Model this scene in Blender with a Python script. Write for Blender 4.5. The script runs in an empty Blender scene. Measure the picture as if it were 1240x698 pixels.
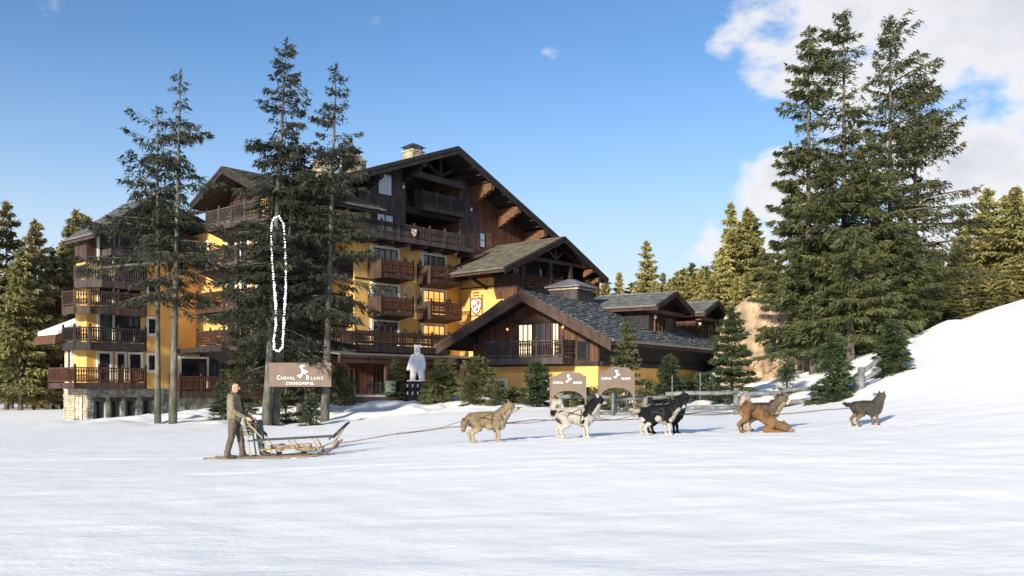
import bpy, bmesh, math, random
import numpy as np
from mathutils import Vector, Matrix
SC = bpy.context.scene
COL = SC.collection
R = math.radians
# ---------------------------------------------------------------- camera, sky, sun, exposure
F, CX, HY, CH = 1122.0, 620.0, 470.0, 1.65          # focal length / principal column / horizon row of the photo, eye height
cam = bpy.data.cameras.new('camera'); camo = bpy.data.objects.new('camera', cam); COL.objects.link(camo)
camo.location = (0, 0, CH); camo.rotation_euler = (R(90), 0, 0)
cam.sensor_width = 36; cam.lens = 36*F/1240; cam.shift_y = (HY-349)/1240; cam.clip_start = .1; cam.clip_end = 5000
SC.camera = camo
SUN_EL = 17.0; SUN_DIR = Vector((-.484, -.875, 0)).normalized()      # horizontal direction towards the sun
sun = bpy.data.lights.new('sun', 'SUN'); suno = bpy.data.objects.new('sun', sun); COL.objects.link(suno)
sun.energy = 4.5; sun.angle = R(4); sun.color = (1, .90, .72)
tosun = Vector((SUN_DIR.x*math.cos(R(SUN_EL)), SUN_DIR.y*math.cos(R(SUN_EL)), math.sin(R(SUN_EL))))
suno.rotation_euler = tosun.to_track_quat('Z', 'Y').to_euler(); suno.location = (-20, -30, 40)
W = bpy.data.worlds.new('World'); SC.world = W; W.use_nodes = True
nt = W.node_tree; nt.nodes.clear(); N = nt.nodes.new; L = nt.links.new
def wmath(op, a, b=None, clamp=False):
    n = N('ShaderNodeMath'); n.operation = op; n.use_clamp = clamp
    for i, x in enumerate((a, b)):
        if x is None: continue
        if isinstance(x, (int, float)): n.inputs[i].default_value = x
        else: L(x, n.inputs[i])
    return n.outputs[0]
sky = N('ShaderNodeTexSky'); sky.sky_type = 'NISHITA'; sky.sun_disc = False
sky.sun_elevation = R(SUN_EL); sky.sun_rotation = math.atan2(SUN_DIR.x, SUN_DIR.y)
sky.altitude = 3000; sky.air_density = .9; sky.dust_density = .35; sky.ozone_density = 2.6
tc = N('ShaderNodeTexCoord')
def pdir(x, y):
    v = Vector(((x-CX)/F, 1, (HY-y)/F)); return v.normalized()
nz = N('ShaderNodeTexNoise'); nz.inputs['Scale'].default_value = 7.5; nz.inputs['Detail'].default_value = 9; nz.inputs['Roughness'].default_value = .58
mp = N('ShaderNodeMapping'); mp.inputs['Scale'].default_value = (1, 1, 1.7); mp.inputs['Location'].default_value = (.3, .1, .4)
L(tc.outputs['Generated'], mp.inputs[0]); L(mp.outputs[0], nz.inputs['Vector'])
dens = wmath('MULTIPLY', wmath('SUBTRACT', nz.outputs['Fac'], .5), 1.9)
blobs = [(955, 55, .10, .42), (1040, 40, .13, .50), (1120, 15, .15, .50), (1222, 62, .07, .42), (885, 60, .04, .34), (1010, 105, .06, .32), (1150, 92, .05, .32), (1192, 220, .085, .62),
         (1165, 265, .08, .60), (945, 240, .065, .56), (925, 285, .055, .50), (850, 300, .06, .42), (1340, -60, .3, .5), (672, 88, .045, .40), (690, 100, .02, .32), (1175, 305, .06, .36), (832, 47, .02, .26), (915, 18, .05, .32), (1120, 190, .07, .40)]
tot = None
for bx, by, rad, wt in blobs:
    vd = N('ShaderNodeVectorMath'); vd.operation = 'DISTANCE'; L(tc.outputs['Generated'], vd.inputs[0]); vd.inputs[1].default_value = pdir(bx, by)
    mr = N('ShaderNodeMapRange'); mr.interpolation_type = 'SMOOTHSTEP'
    mr.inputs['From Min'].default_value = rad*1.15; mr.inputs['From Max'].default_value = rad*.25
    mr.inputs['To Min'].default_value = 0; mr.inputs['To Max'].default_value = wt+.07; L(vd.outputs['Value'], mr.inputs['Value'])
    tot = mr.outputs[0] if tot is None else wmath('MAXIMUM', tot, mr.outputs[0])
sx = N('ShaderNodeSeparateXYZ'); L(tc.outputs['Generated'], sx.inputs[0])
# cloud carries on unseen to the right and round behind, added as white fill
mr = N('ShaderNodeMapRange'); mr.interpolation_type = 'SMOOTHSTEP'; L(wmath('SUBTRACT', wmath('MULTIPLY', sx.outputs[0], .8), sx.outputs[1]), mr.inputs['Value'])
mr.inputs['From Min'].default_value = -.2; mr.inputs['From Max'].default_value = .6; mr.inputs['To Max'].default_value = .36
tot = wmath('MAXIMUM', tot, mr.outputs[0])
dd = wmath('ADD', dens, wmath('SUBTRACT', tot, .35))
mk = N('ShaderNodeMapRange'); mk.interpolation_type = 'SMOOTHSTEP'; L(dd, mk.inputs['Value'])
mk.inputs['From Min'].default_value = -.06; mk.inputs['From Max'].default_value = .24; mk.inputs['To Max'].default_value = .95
# cloud body: white rims, soft grey-violet cores
cr = N('ShaderNodeMapRange'); L(dd, cr.inputs['Value']); cr.inputs['From Min'].default_value = .1; cr.inputs['From Max'].default_value = .75
cm = N('ShaderNodeMix'); cm.data_type = 'RGBA'; L(cr.outputs[0], cm.inputs['Factor'])
CLOUD = 4.7
cm.inputs['A'].default_value = (CLOUD, CLOUD*.98, CLOUD*.97, 1); cm.inputs['B'].default_value = (CLOUD*.62, CLOUD*.66, CLOUD*.76, 1)
tint = N('ShaderNodeMix'); tint.data_type = 'RGBA'; tint.blend_type = 'MULTIPLY'; tint.inputs['Factor'].default_value = 1; L(sky.outputs[0], tint.inputs['A']); tint.inputs['B'].default_value = (.84, .98, 1.0, 1)   # mountain-air blue
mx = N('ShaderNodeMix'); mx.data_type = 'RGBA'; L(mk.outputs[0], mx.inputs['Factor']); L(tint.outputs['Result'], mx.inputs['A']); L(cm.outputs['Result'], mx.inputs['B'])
hz = N('ShaderNodeMapRange'); hz.interpolation_type = 'SMOOTHSTEP'; L(sx.outputs[2], hz.inputs['Value']); hz.inputs['From Min'].default_value = .37; hz.inputs['From Max'].default_value = .0; hz.inputs['To Max'].default_value = .92
hm = N('ShaderNodeMix'); hm.data_type = 'RGBA'; L(hz.outputs[0], hm.inputs['Factor']); L(tint.outputs['Result'], hm.inputs['A']); hm.inputs['B'].default_value = (2.75, 3.5, 3.95, 1)     # pale air towards the horizon
hz2 = N('ShaderNodeMapRange'); hz2.interpolation_type = 'SMOOTHSTEP'; L(sx.outputs[2], hz2.inputs['Value']); hz2.inputs['From Min'].default_value = .24; hz2.inputs['From Max'].default_value = .04; hz2.inputs['To Max'].default_value = .9
hn = N('ShaderNodeMix'); hn.data_type = 'RGBA'; L(hz2.outputs[0], hn.inputs['Factor']); L(hm.outputs['Result'], hn.inputs['A']); hn.inputs['B'].default_value = (3.6, 4.2, 4.5, 1)
L(hn.outputs['Result'], mx.inputs['A'])
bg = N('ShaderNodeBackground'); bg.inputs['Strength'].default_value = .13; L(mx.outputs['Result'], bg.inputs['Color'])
wo = N('ShaderNodeOutputWorld'); L(bg.outputs[0], wo.inputs[0])
SC.view_settings.view_transform = 'Standard'; SC.view_settings.look = 'None'; SC.view_settings.gamma = 1
SC.view_settings.exposure = 0.68
SC.cycles.max_bounces = 6; SC.cycles.diffuse_bounces = 3; SC.cycles.use_denoising = True; SC.cycles.transparent_max_bounces = 8

# ---------------------------------------------------------------- materials
MATS = {}
def mat(name, col, rough=.7, var=.25, scale=4.0, bump=.0, bscale=None, metal=0, spec=.3, emit=None, estr=1, stretch=None, col2=None, noise2=None, attr=None):
    m = bpy.data.materials.new(name); m.use_nodes = True; t = m.node_tree; b = t.nodes['Principled BSDF']
    b.inputs['Roughness'].default_value = rough; b.inputs['Metallic'].default_value = metal
    b.inputs['Specular IOR Level'].default_value = spec
    if emit:
        b.inputs['Emission Color'].default_value = (*emit, 1); b.inputs['Emission Strength'].default_value = estr
    tcn = t.nodes.new('ShaderNodeTexCoord'); mpn = t.nodes.new('ShaderNodeMapping'); t.links.new(tcn.outputs['Object'], mpn.inputs[0])
    if stretch: mpn.inputs['Scale'].default_value = stretch
    n = t.nodes.new('ShaderNodeTexNoise'); n.inputs['Scale'].default_value = scale; n.inputs['Detail'].default_value = 6
    t.links.new(mpn.outputs[0], n.inputs['Vector'])
    mixn = t.nodes.new('ShaderNodeMix'); mixn.data_type = 'RGBA'
    c2 = col2 if col2 else tuple(c*(1-var*1.6) for c in col)
    c1 = col if col2 else tuple(min(1, c*(1+var)) for c in col)
    mixn.inputs['A'].default_value = (*c2, 1); mixn.inputs['B'].default_value = (*c1, 1)
    rp = t.nodes.new('ShaderNodeMapRange'); rp.inputs['From Min'].default_value = .3; rp.inputs['From Max'].default_value = .7
    t.links.new(n.outputs['Fac'], rp.inputs['Value']); t.links.new(rp.outputs[0], mixn.inputs['Factor'])
    out = mixn.outputs['Result']
    if attr:
        an = t.nodes.new('ShaderNodeVertexColor'); an.layer_name = attr
        mm = t.nodes.new('ShaderNodeMix'); mm.data_type = 'RGBA'; mm.blend_type = 'MULTIPLY'; mm.inputs['Factor'].default_value = 1
        t.links.new(out, mm.inputs['A']); t.links.new(an.outputs['Color'], mm.inputs['B']); out = mm.outputs['Result']
    t.links.new(out, b.inputs['Base Color'])
    if bump:
        n2 = t.nodes.new('ShaderNodeTexNoise'); n2.inputs['Scale'].default_value = bscale or scale*5; n2.inputs['Detail'].default_value = 5
        t.links.new(mpn.outputs[0], n2.inputs['Vector'])
        bn = t.nodes.new('ShaderNodeBump'); bn.inputs['Strength'].default_value = bump; bn.inputs['Distance'].default_value = .05
        t.links.new(n2.outputs['Fac'], bn.inputs['Height']); t.links.new(bn.outputs[0], b.inputs['Normal'])
    MATS[name] = m
    return m
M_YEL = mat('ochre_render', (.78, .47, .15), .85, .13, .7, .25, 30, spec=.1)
M_YELP = mat('sunlit_render', (.80, .62, .30), .85, .08, 1.2, .2, 30, spec=.1)  # paler copy of the ochre, with the sun on the wing wall coloured in
M_WOOD = mat('dark_stained_wood', (.068, .040, .031), .7, .35, 3, .3, 40, stretch=(1, 1, .25))
M_WOODB = mat('blackened_wood', (.031, .026, .026), .75, .35, 3, .2, 40)
M_WOODG = mat('weathered_grey_wood', (.072, .057, .055), .75, .3, 3, .3, 40, stretch=(1, 1, .2))
M_WOODR = mat('russet_wood', (.115, .050, .030), .65, .35, 2.5, .3, 40, stretch=(1.5, 1.5, .2))
M_WOODO = mat('orange_brown_wood', (.16, .075, .042), .65, .3, 3, .3, 30)
M_SLATE = mat('slate', (.135, .148, .158), .65, .3, 2.3, .3, 25, spec=.35)
M_SLATEB = mat('mossy_brown_slate', (.155, .14, .118), .75, .25, 1.6, .3, 25)
M_STONE = mat('grey_stone', (.30, .30, .275), .85, .45, 2.6, .5, 14)
M_STONEW = mat('warm_stone', (.50, .42, .30), .85, .3, 2.2, .5, 14)
M_WHITE = mat('white_plaster', (.78, .75, .68), .7, .06, 3, spec=.2)
M_GLASS = mat('window_glass', (.02, .024, .03), .06, .2, .7, spec=.9)
M_GLASSB = mat('curtained_glass', (.10, .13, .15), .12, .5, 2.5, spec=.9, stretch=(3, 3, .4))
M_GLASSK = mat('painted_sky_glass', (.30, .42, .56), .08, .1, 1, spec=1)  # blue base colour stands in for the reflected sky
M_LIT = mat('lamp_lit_pane', (.9, .5, .2), .4, .1, 2, emit=(1, .50, .13), estr=.75)
M_LITW = mat('bright_lit_pane', (.9, .75, .5), .4, .1, 2, emit=(1, .80, .48), estr=.95)
M_DARK = mat('unlit_interior', (.012, .011, .011), .9, .1, 2, spec=.05)
M_METAL = mat('dark_metal', (.10, .10, .11), .45, .15, 5, metal=.6)
M_ZINC = mat('grey_zinc', (.23, .22, .22), .5, .2, 3, metal=.3)
M_SNOWP = mat('settled_snow', (.90, .90, .92), .8, .02, 3, .3, 8, spec=.2)
M_BARK = mat('spruce_bark', (.135, .115, .095), .9, .45, 6, .8, 18, stretch=(1, 1, .35))
M_BARKG = mat('grey_green_bark', (.13, .125, .105), .9, .4, 5, .8, 18, stretch=(1, 1, .35))
M_LOG = mat('weathered_grey_log', (.17, .175, .18), .85, .3, 5, .4, 20)
M_SIGN = mat('taupe_sign_board', (.185, .14, .115), .7, .08, 3, spec=.2)
M_SIGNW = mat('white_sign_paint', (.82, .82, .80), .6, .03, 4)
M_ROCK = mat('sunlit_pinkish_rock', (.46, .33, .22), .9, .4, 1.0, 1.0, 4, stretch=(1, 1, .5))
M_BEAR = mat('white_sculpture', (.93, .93, .94), .5, .03, 8, .4, 40, spec=.5)
M_FUR = mat('fur', (1, 1, 1), .85, .18, 14, .5, 60, attr='Col', spec=.15)
def leaf_mat(name, a, b, scale=.5):
    m = mat(name, a, .6, 0, scale, col2=b, spec=.2)
    t = m.node_tree; bs = t.nodes['Principled BSDF']
    tr = t.nodes.new('ShaderNodeBsdfTranslucent'); mxs = t.nodes.new('ShaderNodeMixShader'); mxs.inputs[0].default_value = .22
    src = bs.inputs['Base Color'].links[0].from_socket
    # lightness of each clump, and of each tree, differs
    oi = t.nodes.new('ShaderNodeObjectInfo'); hv = t.nodes.new('ShaderNodeHueSaturation')
    r1 = t.nodes.new('ShaderNodeMapRange'); r1.inputs['To Min'].default_value = .8; r1.inputs['To Max'].default_value = 1.3
    t.links.new(oi.outputs['Random'], r1.inputs['Value']); t.links.new(r1.outputs[0], hv.inputs['Value']); t.links.new(src, hv.inputs['Color'])
    t.links.new(hv.outputs[0], bs.inputs['Base Color']); t.links.new(hv.outputs[0], tr.inputs['Color'])
    o = t.nodes['Material Output']; t.links.new(bs.outputs[0], mxs.inputs[1]); t.links.new(tr.outputs[0], mxs.inputs[2]); t.links.new(mxs.outputs[0], o.inputs[0])
    return m
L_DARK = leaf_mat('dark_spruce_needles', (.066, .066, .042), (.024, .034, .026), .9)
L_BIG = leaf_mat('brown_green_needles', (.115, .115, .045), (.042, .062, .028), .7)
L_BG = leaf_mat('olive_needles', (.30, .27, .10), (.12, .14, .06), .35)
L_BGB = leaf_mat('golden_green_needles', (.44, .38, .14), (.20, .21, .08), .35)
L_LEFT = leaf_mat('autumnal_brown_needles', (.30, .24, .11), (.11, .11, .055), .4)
L_BROWN = leaf_mat('browned_spruce_needles', (.15, .115, .055), (.06, .06, .032), .8)
L_YOUNG = leaf_mat('blue_green_needles', (.090, .115, .050), (.032, .055, .032), 1.5)
L_BUSH = leaf_mat('pale_green_needles', (.17, .17, .07), (.06, .075, .038), 2)

# ---------------------------------------------------------------- mesh helpers
class MB:
    def __init__(s): s.v = []; s.f = []
    def add(s, vs, fs):
        o = len(s.v); s.v += [tuple(v) for v in vs]; s.f += [tuple(i+o for i in f) for f in fs]
    def box(s, x0, x1, y0, y1, z0, z1):
        s.add([(x0,y0,z0),(x1,y0,z0),(x1,y1,z0),(x0,y1,z0),(x0,y0,z1),(x1,y0,z1),(x1,y1,z1),(x0,y1,z1)],
              [(0,3,2,1),(4,5,6,7),(0,1,5,4),(1,2,6,5),(2,3,7,6),(3,0,4,7)])
    def hexa(s, a, b):                              # two quads, bottom and top rings
        n = len(a); s.add(list(a)+list(b), [tuple(range(n))[::-1], tuple(range(n, 2*n))]+[(i, (i+1) % n, n+(i+1) % n, n+i) for i in range(n)])
    def slab(s, pts, off):                          # polygon extruded by vector
        o = Vector(off); s.hexa([Vector(p) for p in pts], [Vector(p)+o for p in pts])
    def bar(s, p, q, w, h, up=(0, 0, 1)):           # rectangular beam p->q
        p = Vector(p); q = Vector(q); d = (q-p).normalized(); sd = d.cross(Vector(up))
        sd = sd.normalized()*w/2 if sd.length > 1e-4 else Vector((w/2, 0, 0)); u = sd.cross(d).normalized()*h/2
        s.hexa([p-sd-u, p+sd-u, p+sd+u, p-sd+u], [q-sd-u, q+sd-u, q+sd+u, q-sd+u])
    def tube(s, pts, rad, n=6, cap=True):
        pts = [Vector(p) for p in pts]; rad = rad if isinstance(rad, (list, tuple)) else [rad]*len(pts)
        o = len(s.v)
        for i, p in enumerate(pts):
            d = (pts[min(i+1, len(pts)-1)]-pts[max(i-1, 0)]).normalized()
            a = d.cross(Vector((0, 0, 1))); a = a.normalized() if a.length > .05 else Vector((1, 0, 0)); b = d.cross(a).normalized()
            for k in range(n):
                t = 2*math.pi*k/n; s.v.append(tuple(p+(a*math.cos(t)+b*math.sin(t))*rad[i]))
        for i in range(len(pts)-1):
            for k in range(n):
                s.f.append((o+i*n+k, o+i*n+(k+1) % n, o+(i+1)*n+(k+1) % n, o+(i+1)*n+k))
        if cap:
            s.f.append(tuple(o+k for k in range(n))[::-1]); s.f.append(tuple(o+(len(pts)-1)*n+k for k in range(n)))
    def ball(s, c, r, n=8, m=6, sc=(1, 1, 1)):
        o = len(s.v); c = Vector(c)
        for i in range(1, m):
            for k in range(n):
                ph = math.pi*i/m; t = 2*math.pi*k/n
                s.v.append((c.x+r*sc[0]*math.sin(ph)*math.cos(t), c.y+r*sc[1]*math.sin(ph)*math.sin(t), c.z+r*sc[2]*math.cos(ph)))
        s.v.append((c.x, c.y, c.z+r*sc[2])); s.v.append((c.x, c.y, c.z-r*sc[2])); T = o+(m-1)*n
        for i in range(m-2):
            for k in range(n): s.f.append((o+i*n+k, o+i*n+(k+1) % n, o+(i+1)*n+(k+1) % n, o+(i+1)*n+k)[::-1])
        for k in range(n):
            s.f.append((T, o+k, o+(k+1) % n)); s.f.append((T+1, o+(m-2)*n+(k+1) % n, o+(m-2)*n+k))
    def build(s, name, material, parent=None, smooth=False, **props):
        me = bpy.data.meshes.new(name); me.from_pydata(s.v, [], s.f); me.update()
        return link(name, me, material, parent, smooth, **props)
def link(name, me, material, parent=None, smooth=False, **props):
    if material is not None and not me.materials: me.materials.append(material)
    if smooth: me.polygons.foreach_set('use_smooth', [True]*len(me.polygons))
    o = bpy.data.objects.new(name, me); COL.objects.link(o)
    if parent is not None: o.parent = parent
    for k, v in props.items(): o[k] = v
    return o
def empty(name, loc, rz=0, **props):
    o = bpy.data.objects.new(name, None); COL.objects.link(o); o.location = loc; o.rotation_euler = (0, 0, rz)
    o.empty_display_size = .3
    for k, v in props.items(): o[k] = v
    return o
def at(px, py, d):                                    # a pixel of the photo at a known distance -> world point
    return Vector(((px-CX)/F*d, d, CH+(HY-py)/F*d))
def copy_tree(root, loc, rz=0, scale=None, **props):
    r = root.copy(); COL.objects.link(r); r.location = loc; r.rotation_euler = (0, 0, rz)
    if scale: r.scale = scale
    for k, v in props.items(): r[k] = v
    for ch in [o for o in KIDS.get(root.name, [])]:
        c = ch.copy(); COL.objects.link(c); c.parent = r
    return r
KIDS = {}

# ---------------------------------------------------------------- the ground
CP = []
def cp(px, py, d): p = at(px, py, d); CP.append((p.x, p.y, p.z))
for q in [(200,556,21.5),(282,556,21.5),(405,552,21.6),(490,543,21),(580,536.5,20.5),(695,532,20.5),(797,526,21),(920,523,21.5),(1050,515,22.5),(1180,505,22),
          (60,558,21.5),(1300,492,22),
          (40,520,40),(150,512,44),(207,511,45),(330,515,43),(393,512,44),(260,503,52),(240,498,57),(300,496,58),(104,514,64),(180,510,66),(60,500,75),(20,491,110),(80,491,110),
          (430,492,50),(480,489,52),(545,485,50),(600,489,49),(645,494,46),(480,500,45),(560,500,40),(690,503,38),(745,503,38),(820,501,38),(893,502,37.5),(950,494,36),(985,490,33),
          (1013,486,32.5),(1062,468,33),(1092,449,35),(1100,414,44),(1170,387,47),(1240,363,50),(1300,340,52),
          (860,480,50),(930,462,56),(960,448,58),(1040,428,52),(1020,440,48),(840,485,60),(780,488,55),(1000,430,66),(900,440,75),(800,470,85)]: cp(*q)
CP += [(0,2,0),(0,9,0),(-8,9,0),(8,9,.12),(20,10,1.0),(-20,10,0),(-8,2,0),(10,2,.2),(0,-10,0),(-30,-10,0),(30,-10,2.5),(36,22,3.2),(-35,25,0),(-60,20,0),(60,25,6),
       (55,50,10),(70,90,8),(40,80,5),(20,110,4),(0,110,2),(-30,110,-.6),(-80,110,-.6),(-70,60,-.8),(0,150,5),(60,150,8),(-100,150,0),(-20,80,.3),(5,75,.6),
       (30,60,3.5),(24,75,3.5),(-10,62,.6),(0,66,.6),(120,100,13),(-120,60,0),(-90,-10,0),(90,0,9),(40,200,8),(-60,200,2)]
CPA = np.array(CP)
def tps(r2): return np.where(r2 > 1e-9, .5*r2*np.log(np.maximum(r2, 1e-9)), 0)
_P = CPA[:, :2]/30; _n = len(_P)
_K = tps(((_P[:, None]-_P[None])**2).sum(-1))+np.eye(_n)*2e-4
_Q = np.c_[np.ones(_n), _P]
_A = np.zeros((_n+3, _n+3)); _A[:_n, :_n] = _K; _A[:_n, _n:] = _Q; _A[_n:, :_n] = _Q.T
_w = np.linalg.solve(_A, np.r_[CPA[:, 2], 0, 0, 0])
def smooth(x, a, b): t = np.clip((x-a)/(b-a), 0, 1); return t*t*(3-2*t)
def vnoise(x, y, seed=0):                              # cheap smooth value noise
    xi = np.floor(x); yi = np.floor(y); fx = x-xi; fy = y-yi; fx = fx*fx*(3-2*fx); fy = fy*fy*(3-2*fy)
    h = lambda a, b: np.modf(np.abs(np.sin(a*127.1+b*311.7+seed*17.3)*43758.5453))[0]
    return (h(xi, yi)*(1-fx)+h(xi+1, yi)*fx)*(1-fy)+(h(xi, yi+1)*(1-fx)+h(xi+1, yi+1)*fx)*fy
def ground(x, y):
    x = np.atleast_1d(np.asarray(x, float)); y = np.atleast_1d(np.asarray(y, float))
    xc = np.clip(x, -110, 110); yc = np.clip(y, -12, 190)
    q = np.c_[xc/30, yc/30]
    z = np.zeros(len(x))
    for i in range(0, len(x), 20000):
        k = tps(((q[i:i+20000, None]-_P[None])**2).sum(-1)); z[i:i+20000] = k@_w[:_n]+_w[_n]+q[i:i+20000]@_w[_n+1:]
    z = np.clip(z, -4, 40)
    # banked and trodden snow
    bank = smooth(y, 40, 46)*(1-smooth(y, 58, 66))*(1-smooth(x, 22, 30))*smooth(x, -26, -18)
    z += bank*((vnoise(x/1.7, y/1.9, 1)-.5)*.42+(vnoise(x/.75, y/.85, 2)-.5)*.24)
    near = 1-smooth(y, 30, 60)
    z += near*((vnoise(x/2.6+y*.1, y/1.6, 3)-.5)*.026*smooth(y, 2, 12)+(vnoise(x/.9, y/.5, 4)-.5)*.022+(vnoise(x/.33, y/.27, 12)-.5)*.012)
    # trodden strip under the team, the two grooves behind the sled, old ski lines
    ly = 21.2+np.clip(x-2, 0, 9)*.12
    tr = np.exp(-((y-ly)/.75)**2)*smooth(x, -2, 0)*(1-smooth(x, 9.5, 11))+np.exp(-((y-21.7)/.5)**2)*smooth(x, -8.5, -7)*(1-smooth(x, -3.5, -3))
    z += tr*((vnoise(x/.21, y/.24, 9)-.5)*.055-.012)
    for y0 in (21.43, 21.94): z -= .035*np.exp(-((y-y0-.02*np.sin(x*.4))/.07)**2)*(1-smooth(x, -7.2, -7.0))
    for x0, sl, c0 in ((-6, .35, 13), (-5, .32, 13.6), (4, -.22, 15), (4.6, -.22, 15.4), (0, .12, 17.6), (1, .06, 11.2), (1, .065, 11.7), (6, .18, 10.1)): z -= .007*np.exp(-((y-c0-sl*(x-x0)-.3*np.sin(x*.25))/.09)**2)*smooth(x, x0-13, x0-9)*(1-smooth(x, x0+7, x0+11))
    far = smooth(np.hypot(x, y-60), 130, 500)
    z += far*4
    return z
def gz(x, y): return float(ground([x], [y])[0])
def axis(lo, hi, segs):
    a = [segs[0][0]]
    for e, st in segs[1:]:
        n = max(1, round((e-a[-1])/st)); a += list(np.linspace(a[-1], e, n+1)[1:])
    st = .5
    while a[-1] < hi: st *= 1.12; a.append(a[-1]+st)
    b = [a[0]]; st = .5
    while b[-1] > lo: st *= 1.12; b.append(b[-1]-st)
    return np.array(b[::-1][:-1]+a)
gx = axis(-1200, 1200, [(-32, 0), (-14, .35), (16, .13), (34, .35)]); gy = axis(-900, 1800, [(4, 0), (14, .12), (26, .10), (44, .4), (60, .3), (70, .5)])
GX, GY = np.meshgrid(gx, gy); Z = ground(GX.ravel(), GY.ravel())
nx, ny = len(gx), len(gy)
me = bpy.data.meshes.new('ground')
me.vertices.add(nx*ny); me.vertices.foreach_set('co', np.c_[GX.ravel(), GY.ravel(), Z].ravel())
ii = (np.arange(ny-1)[:, None]*nx+np.arange(nx-1)[None]).ravel()
quads = np.c_[ii, ii+1, ii+nx+1, ii+nx]
me.loops.add(len(quads)*4); me.polygons.add(len(quads)); me.loops.foreach_set('vertex_index', quads.ravel())
me.polygons.foreach_set('loop_start', np.arange(len(quads))*4); me.polygons.foreach_set('loop_total', np.full(len(quads), 4)); me.update(calc_edges=True); me.validate()
m = bpy.data.materials.new('piste_snow'); m.use_nodes = True; t = m.node_tree; b = t.nodes['Principled BSDF']
b.inputs['Roughness'].default_value = .65; b.inputs['Specular IOR Level'].default_value = .25
tcn = t.nodes.new('ShaderNodeTexCoord')
def tn(scale, stretch, detail=5, rot=0):
    mpn = t.nodes.new('ShaderNodeMapping'); mpn.inputs['Scale'].default_value = stretch; mpn.inputs['Rotation'].default_value = (0, 0, rot)
    t.links.new(tcn.outputs['Object'], mpn.inputs[0]); n = t.nodes.new('ShaderNodeTexNoise'); n.inputs['Scale'].default_value = scale
    n.inputs['Detail'].default_value = detail; t.links.new(mpn.outputs[0], n.inputs['Vector']); return n.outputs['Fac']
a1 = tn(.8, (.5, 1.3, 1), 6, R(14)); a2 = tn(4, (.7, 1.2, 1), 6, R(-10)); a3 = tn(22, (.6, 1, 1), 3); a4 = tn(.25, (1, 1, 1), 4)
def tm(op, a, b_):
    n = t.nodes.new('ShaderNodeMath'); n.operation = op
    for i, x in enumerate((a, b_)):
        if isinstance(x, (int, float)): n.inputs[i].default_value = x
        else: t.links.new(x, n.inputs[i])
    return n.outputs[0]
hgt = tm('ADD', tm('ADD', tm('MULTIPLY', a1, 1.0), tm('MULTIPLY', a2, .55)), tm('MULTIPLY', a3, .24))
hgt = tm('MULTIPLY', hgt, tm('ADD', .35, tm('MULTIPLY', tn(.35, (1, 1, 1), 3), 1.3)))
bn = t.nodes.new('ShaderNodeBump'); bn.inputs['Strength'].default_value = .34; bn.inputs['Distance'].default_value = .07
t.links.new(hgt, bn.inputs['Height']); t.links.new(bn.outputs[0], b.inputs['Normal'])
cmx = t.nodes.new('ShaderNodeMix'); cmx.data_type = 'RGBA'; cmx.inputs['A'].default_value = (.89, .905, .925, 1); cmx.inputs['B'].default_value = (.95, .95, .95, 1)
rp = t.nodes.new('ShaderNodeMapRange'); rp.inputs['From Min'].default_value = .35; rp.inputs['From Max'].default_value = .65
t.links.new(tm('ADD', tm('MULTIPLY', a2, .5), tm('MULTIPLY', a4, .5)), rp.inputs['Value']); t.links.new(rp.outputs[0], cmx.inputs['Factor']); t.links.new(cmx.outputs['Result'], b.inputs['Base Color'])
M_SNOW = m
link('ground', me, m, None, True, kind='structure')
# ---------------------------------------------------------------- architecture helpers
class Face:                                            # s along the wall, t outwards, z up
    def __init__(s, kind, c): s.k = kind; s.c = c
    def __call__(s, a, t, z):
        if s.k == 'F': return (a, s.c-t, z)            # looks towards -y
        if s.k == 'L': return (s.c-t, a, z)            # looks towards -x
        return (s.c+t, a, z)                           # 'R' looks towards +x
def fbox(mb, f, a0, a1, t0, t1, z0, z1):
    mb.hexa([f(a0,t0,z0), f(a1,t0,z0), f(a1,t1,z0), f(a0,t1,z0)], [f(a0,t0,z1), f(a1,t0,z1), f(a1,t1,z1), f(a0,t1,z1)])
rnd = random.Random(7)
def window(par, f, a, z0, w, h, glass=None, sur=M_WHITE, frame=M_WOOD, cols=2, rows=2, lit=None, door=False, sw=.14, label=None, ip=.0):
    glass = glass or M_GLASS
    fr = MB(); fw = .07
    for (x0, x1, y0, y1) in ((a-w/2, a+w/2, z0, z0+fw), (a-w/2, a+w/2, z0+h-fw, z0+h), (a-w/2, a-w/2+fw, z0+fw, z0+h-fw), (a+w/2-fw, a+w/2, z0+fw, z0+h-fw)):
        fbox(fr, f, x0, x1, .0, .09+ip, y0, y1)
    for i in range(1, cols):
        x = a-w/2+w*i/cols; fbox(fr, f, x-.04, x+.04, 0, .085+ip, z0+fw, z0+h-fw)
    for i in range(1, rows):
        z = z0+h*i/rows; fbox(fr, f, a-w/2+fw, a+w/2-fw, 0, .075+ip, z-.02, z+.02)
    o = fr.build('window', frame, par, **({'label': label} if label else {}))
    n = 0
    for i in range(cols):
        g = MB(); x0 = a-w/2+w*i/cols+.03; x1 = a-w/2+w*(i+1)/cols-.03
        fbox(g, f, x0, x1, .02, .045+ip, z0+.05, z0+h-.05)
        gm = glass
        if lit and i in lit: gm = M_LIT
        g.build('pane', gm, o)
    if sur:
        s = MB(); s0 = .16+ip
        fbox(s, f, a-w/2-sw, a-w/2, 0, s0, z0-(0 if door else sw), z0+h+sw); fbox(s, f, a+w/2, a+w/2+sw, 0, s0, z0-(0 if door else sw), z0+h+sw)
        fbox(s, f, a-w/2, a+w/2, 0, s0-.004, z0+h, z0+h+sw)
        if not door: fbox(s, f, a-w/2, a+w/2, 0, s0+.04, z0-sw, z0)
        s.build('surround', sur, o)
    return o
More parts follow.
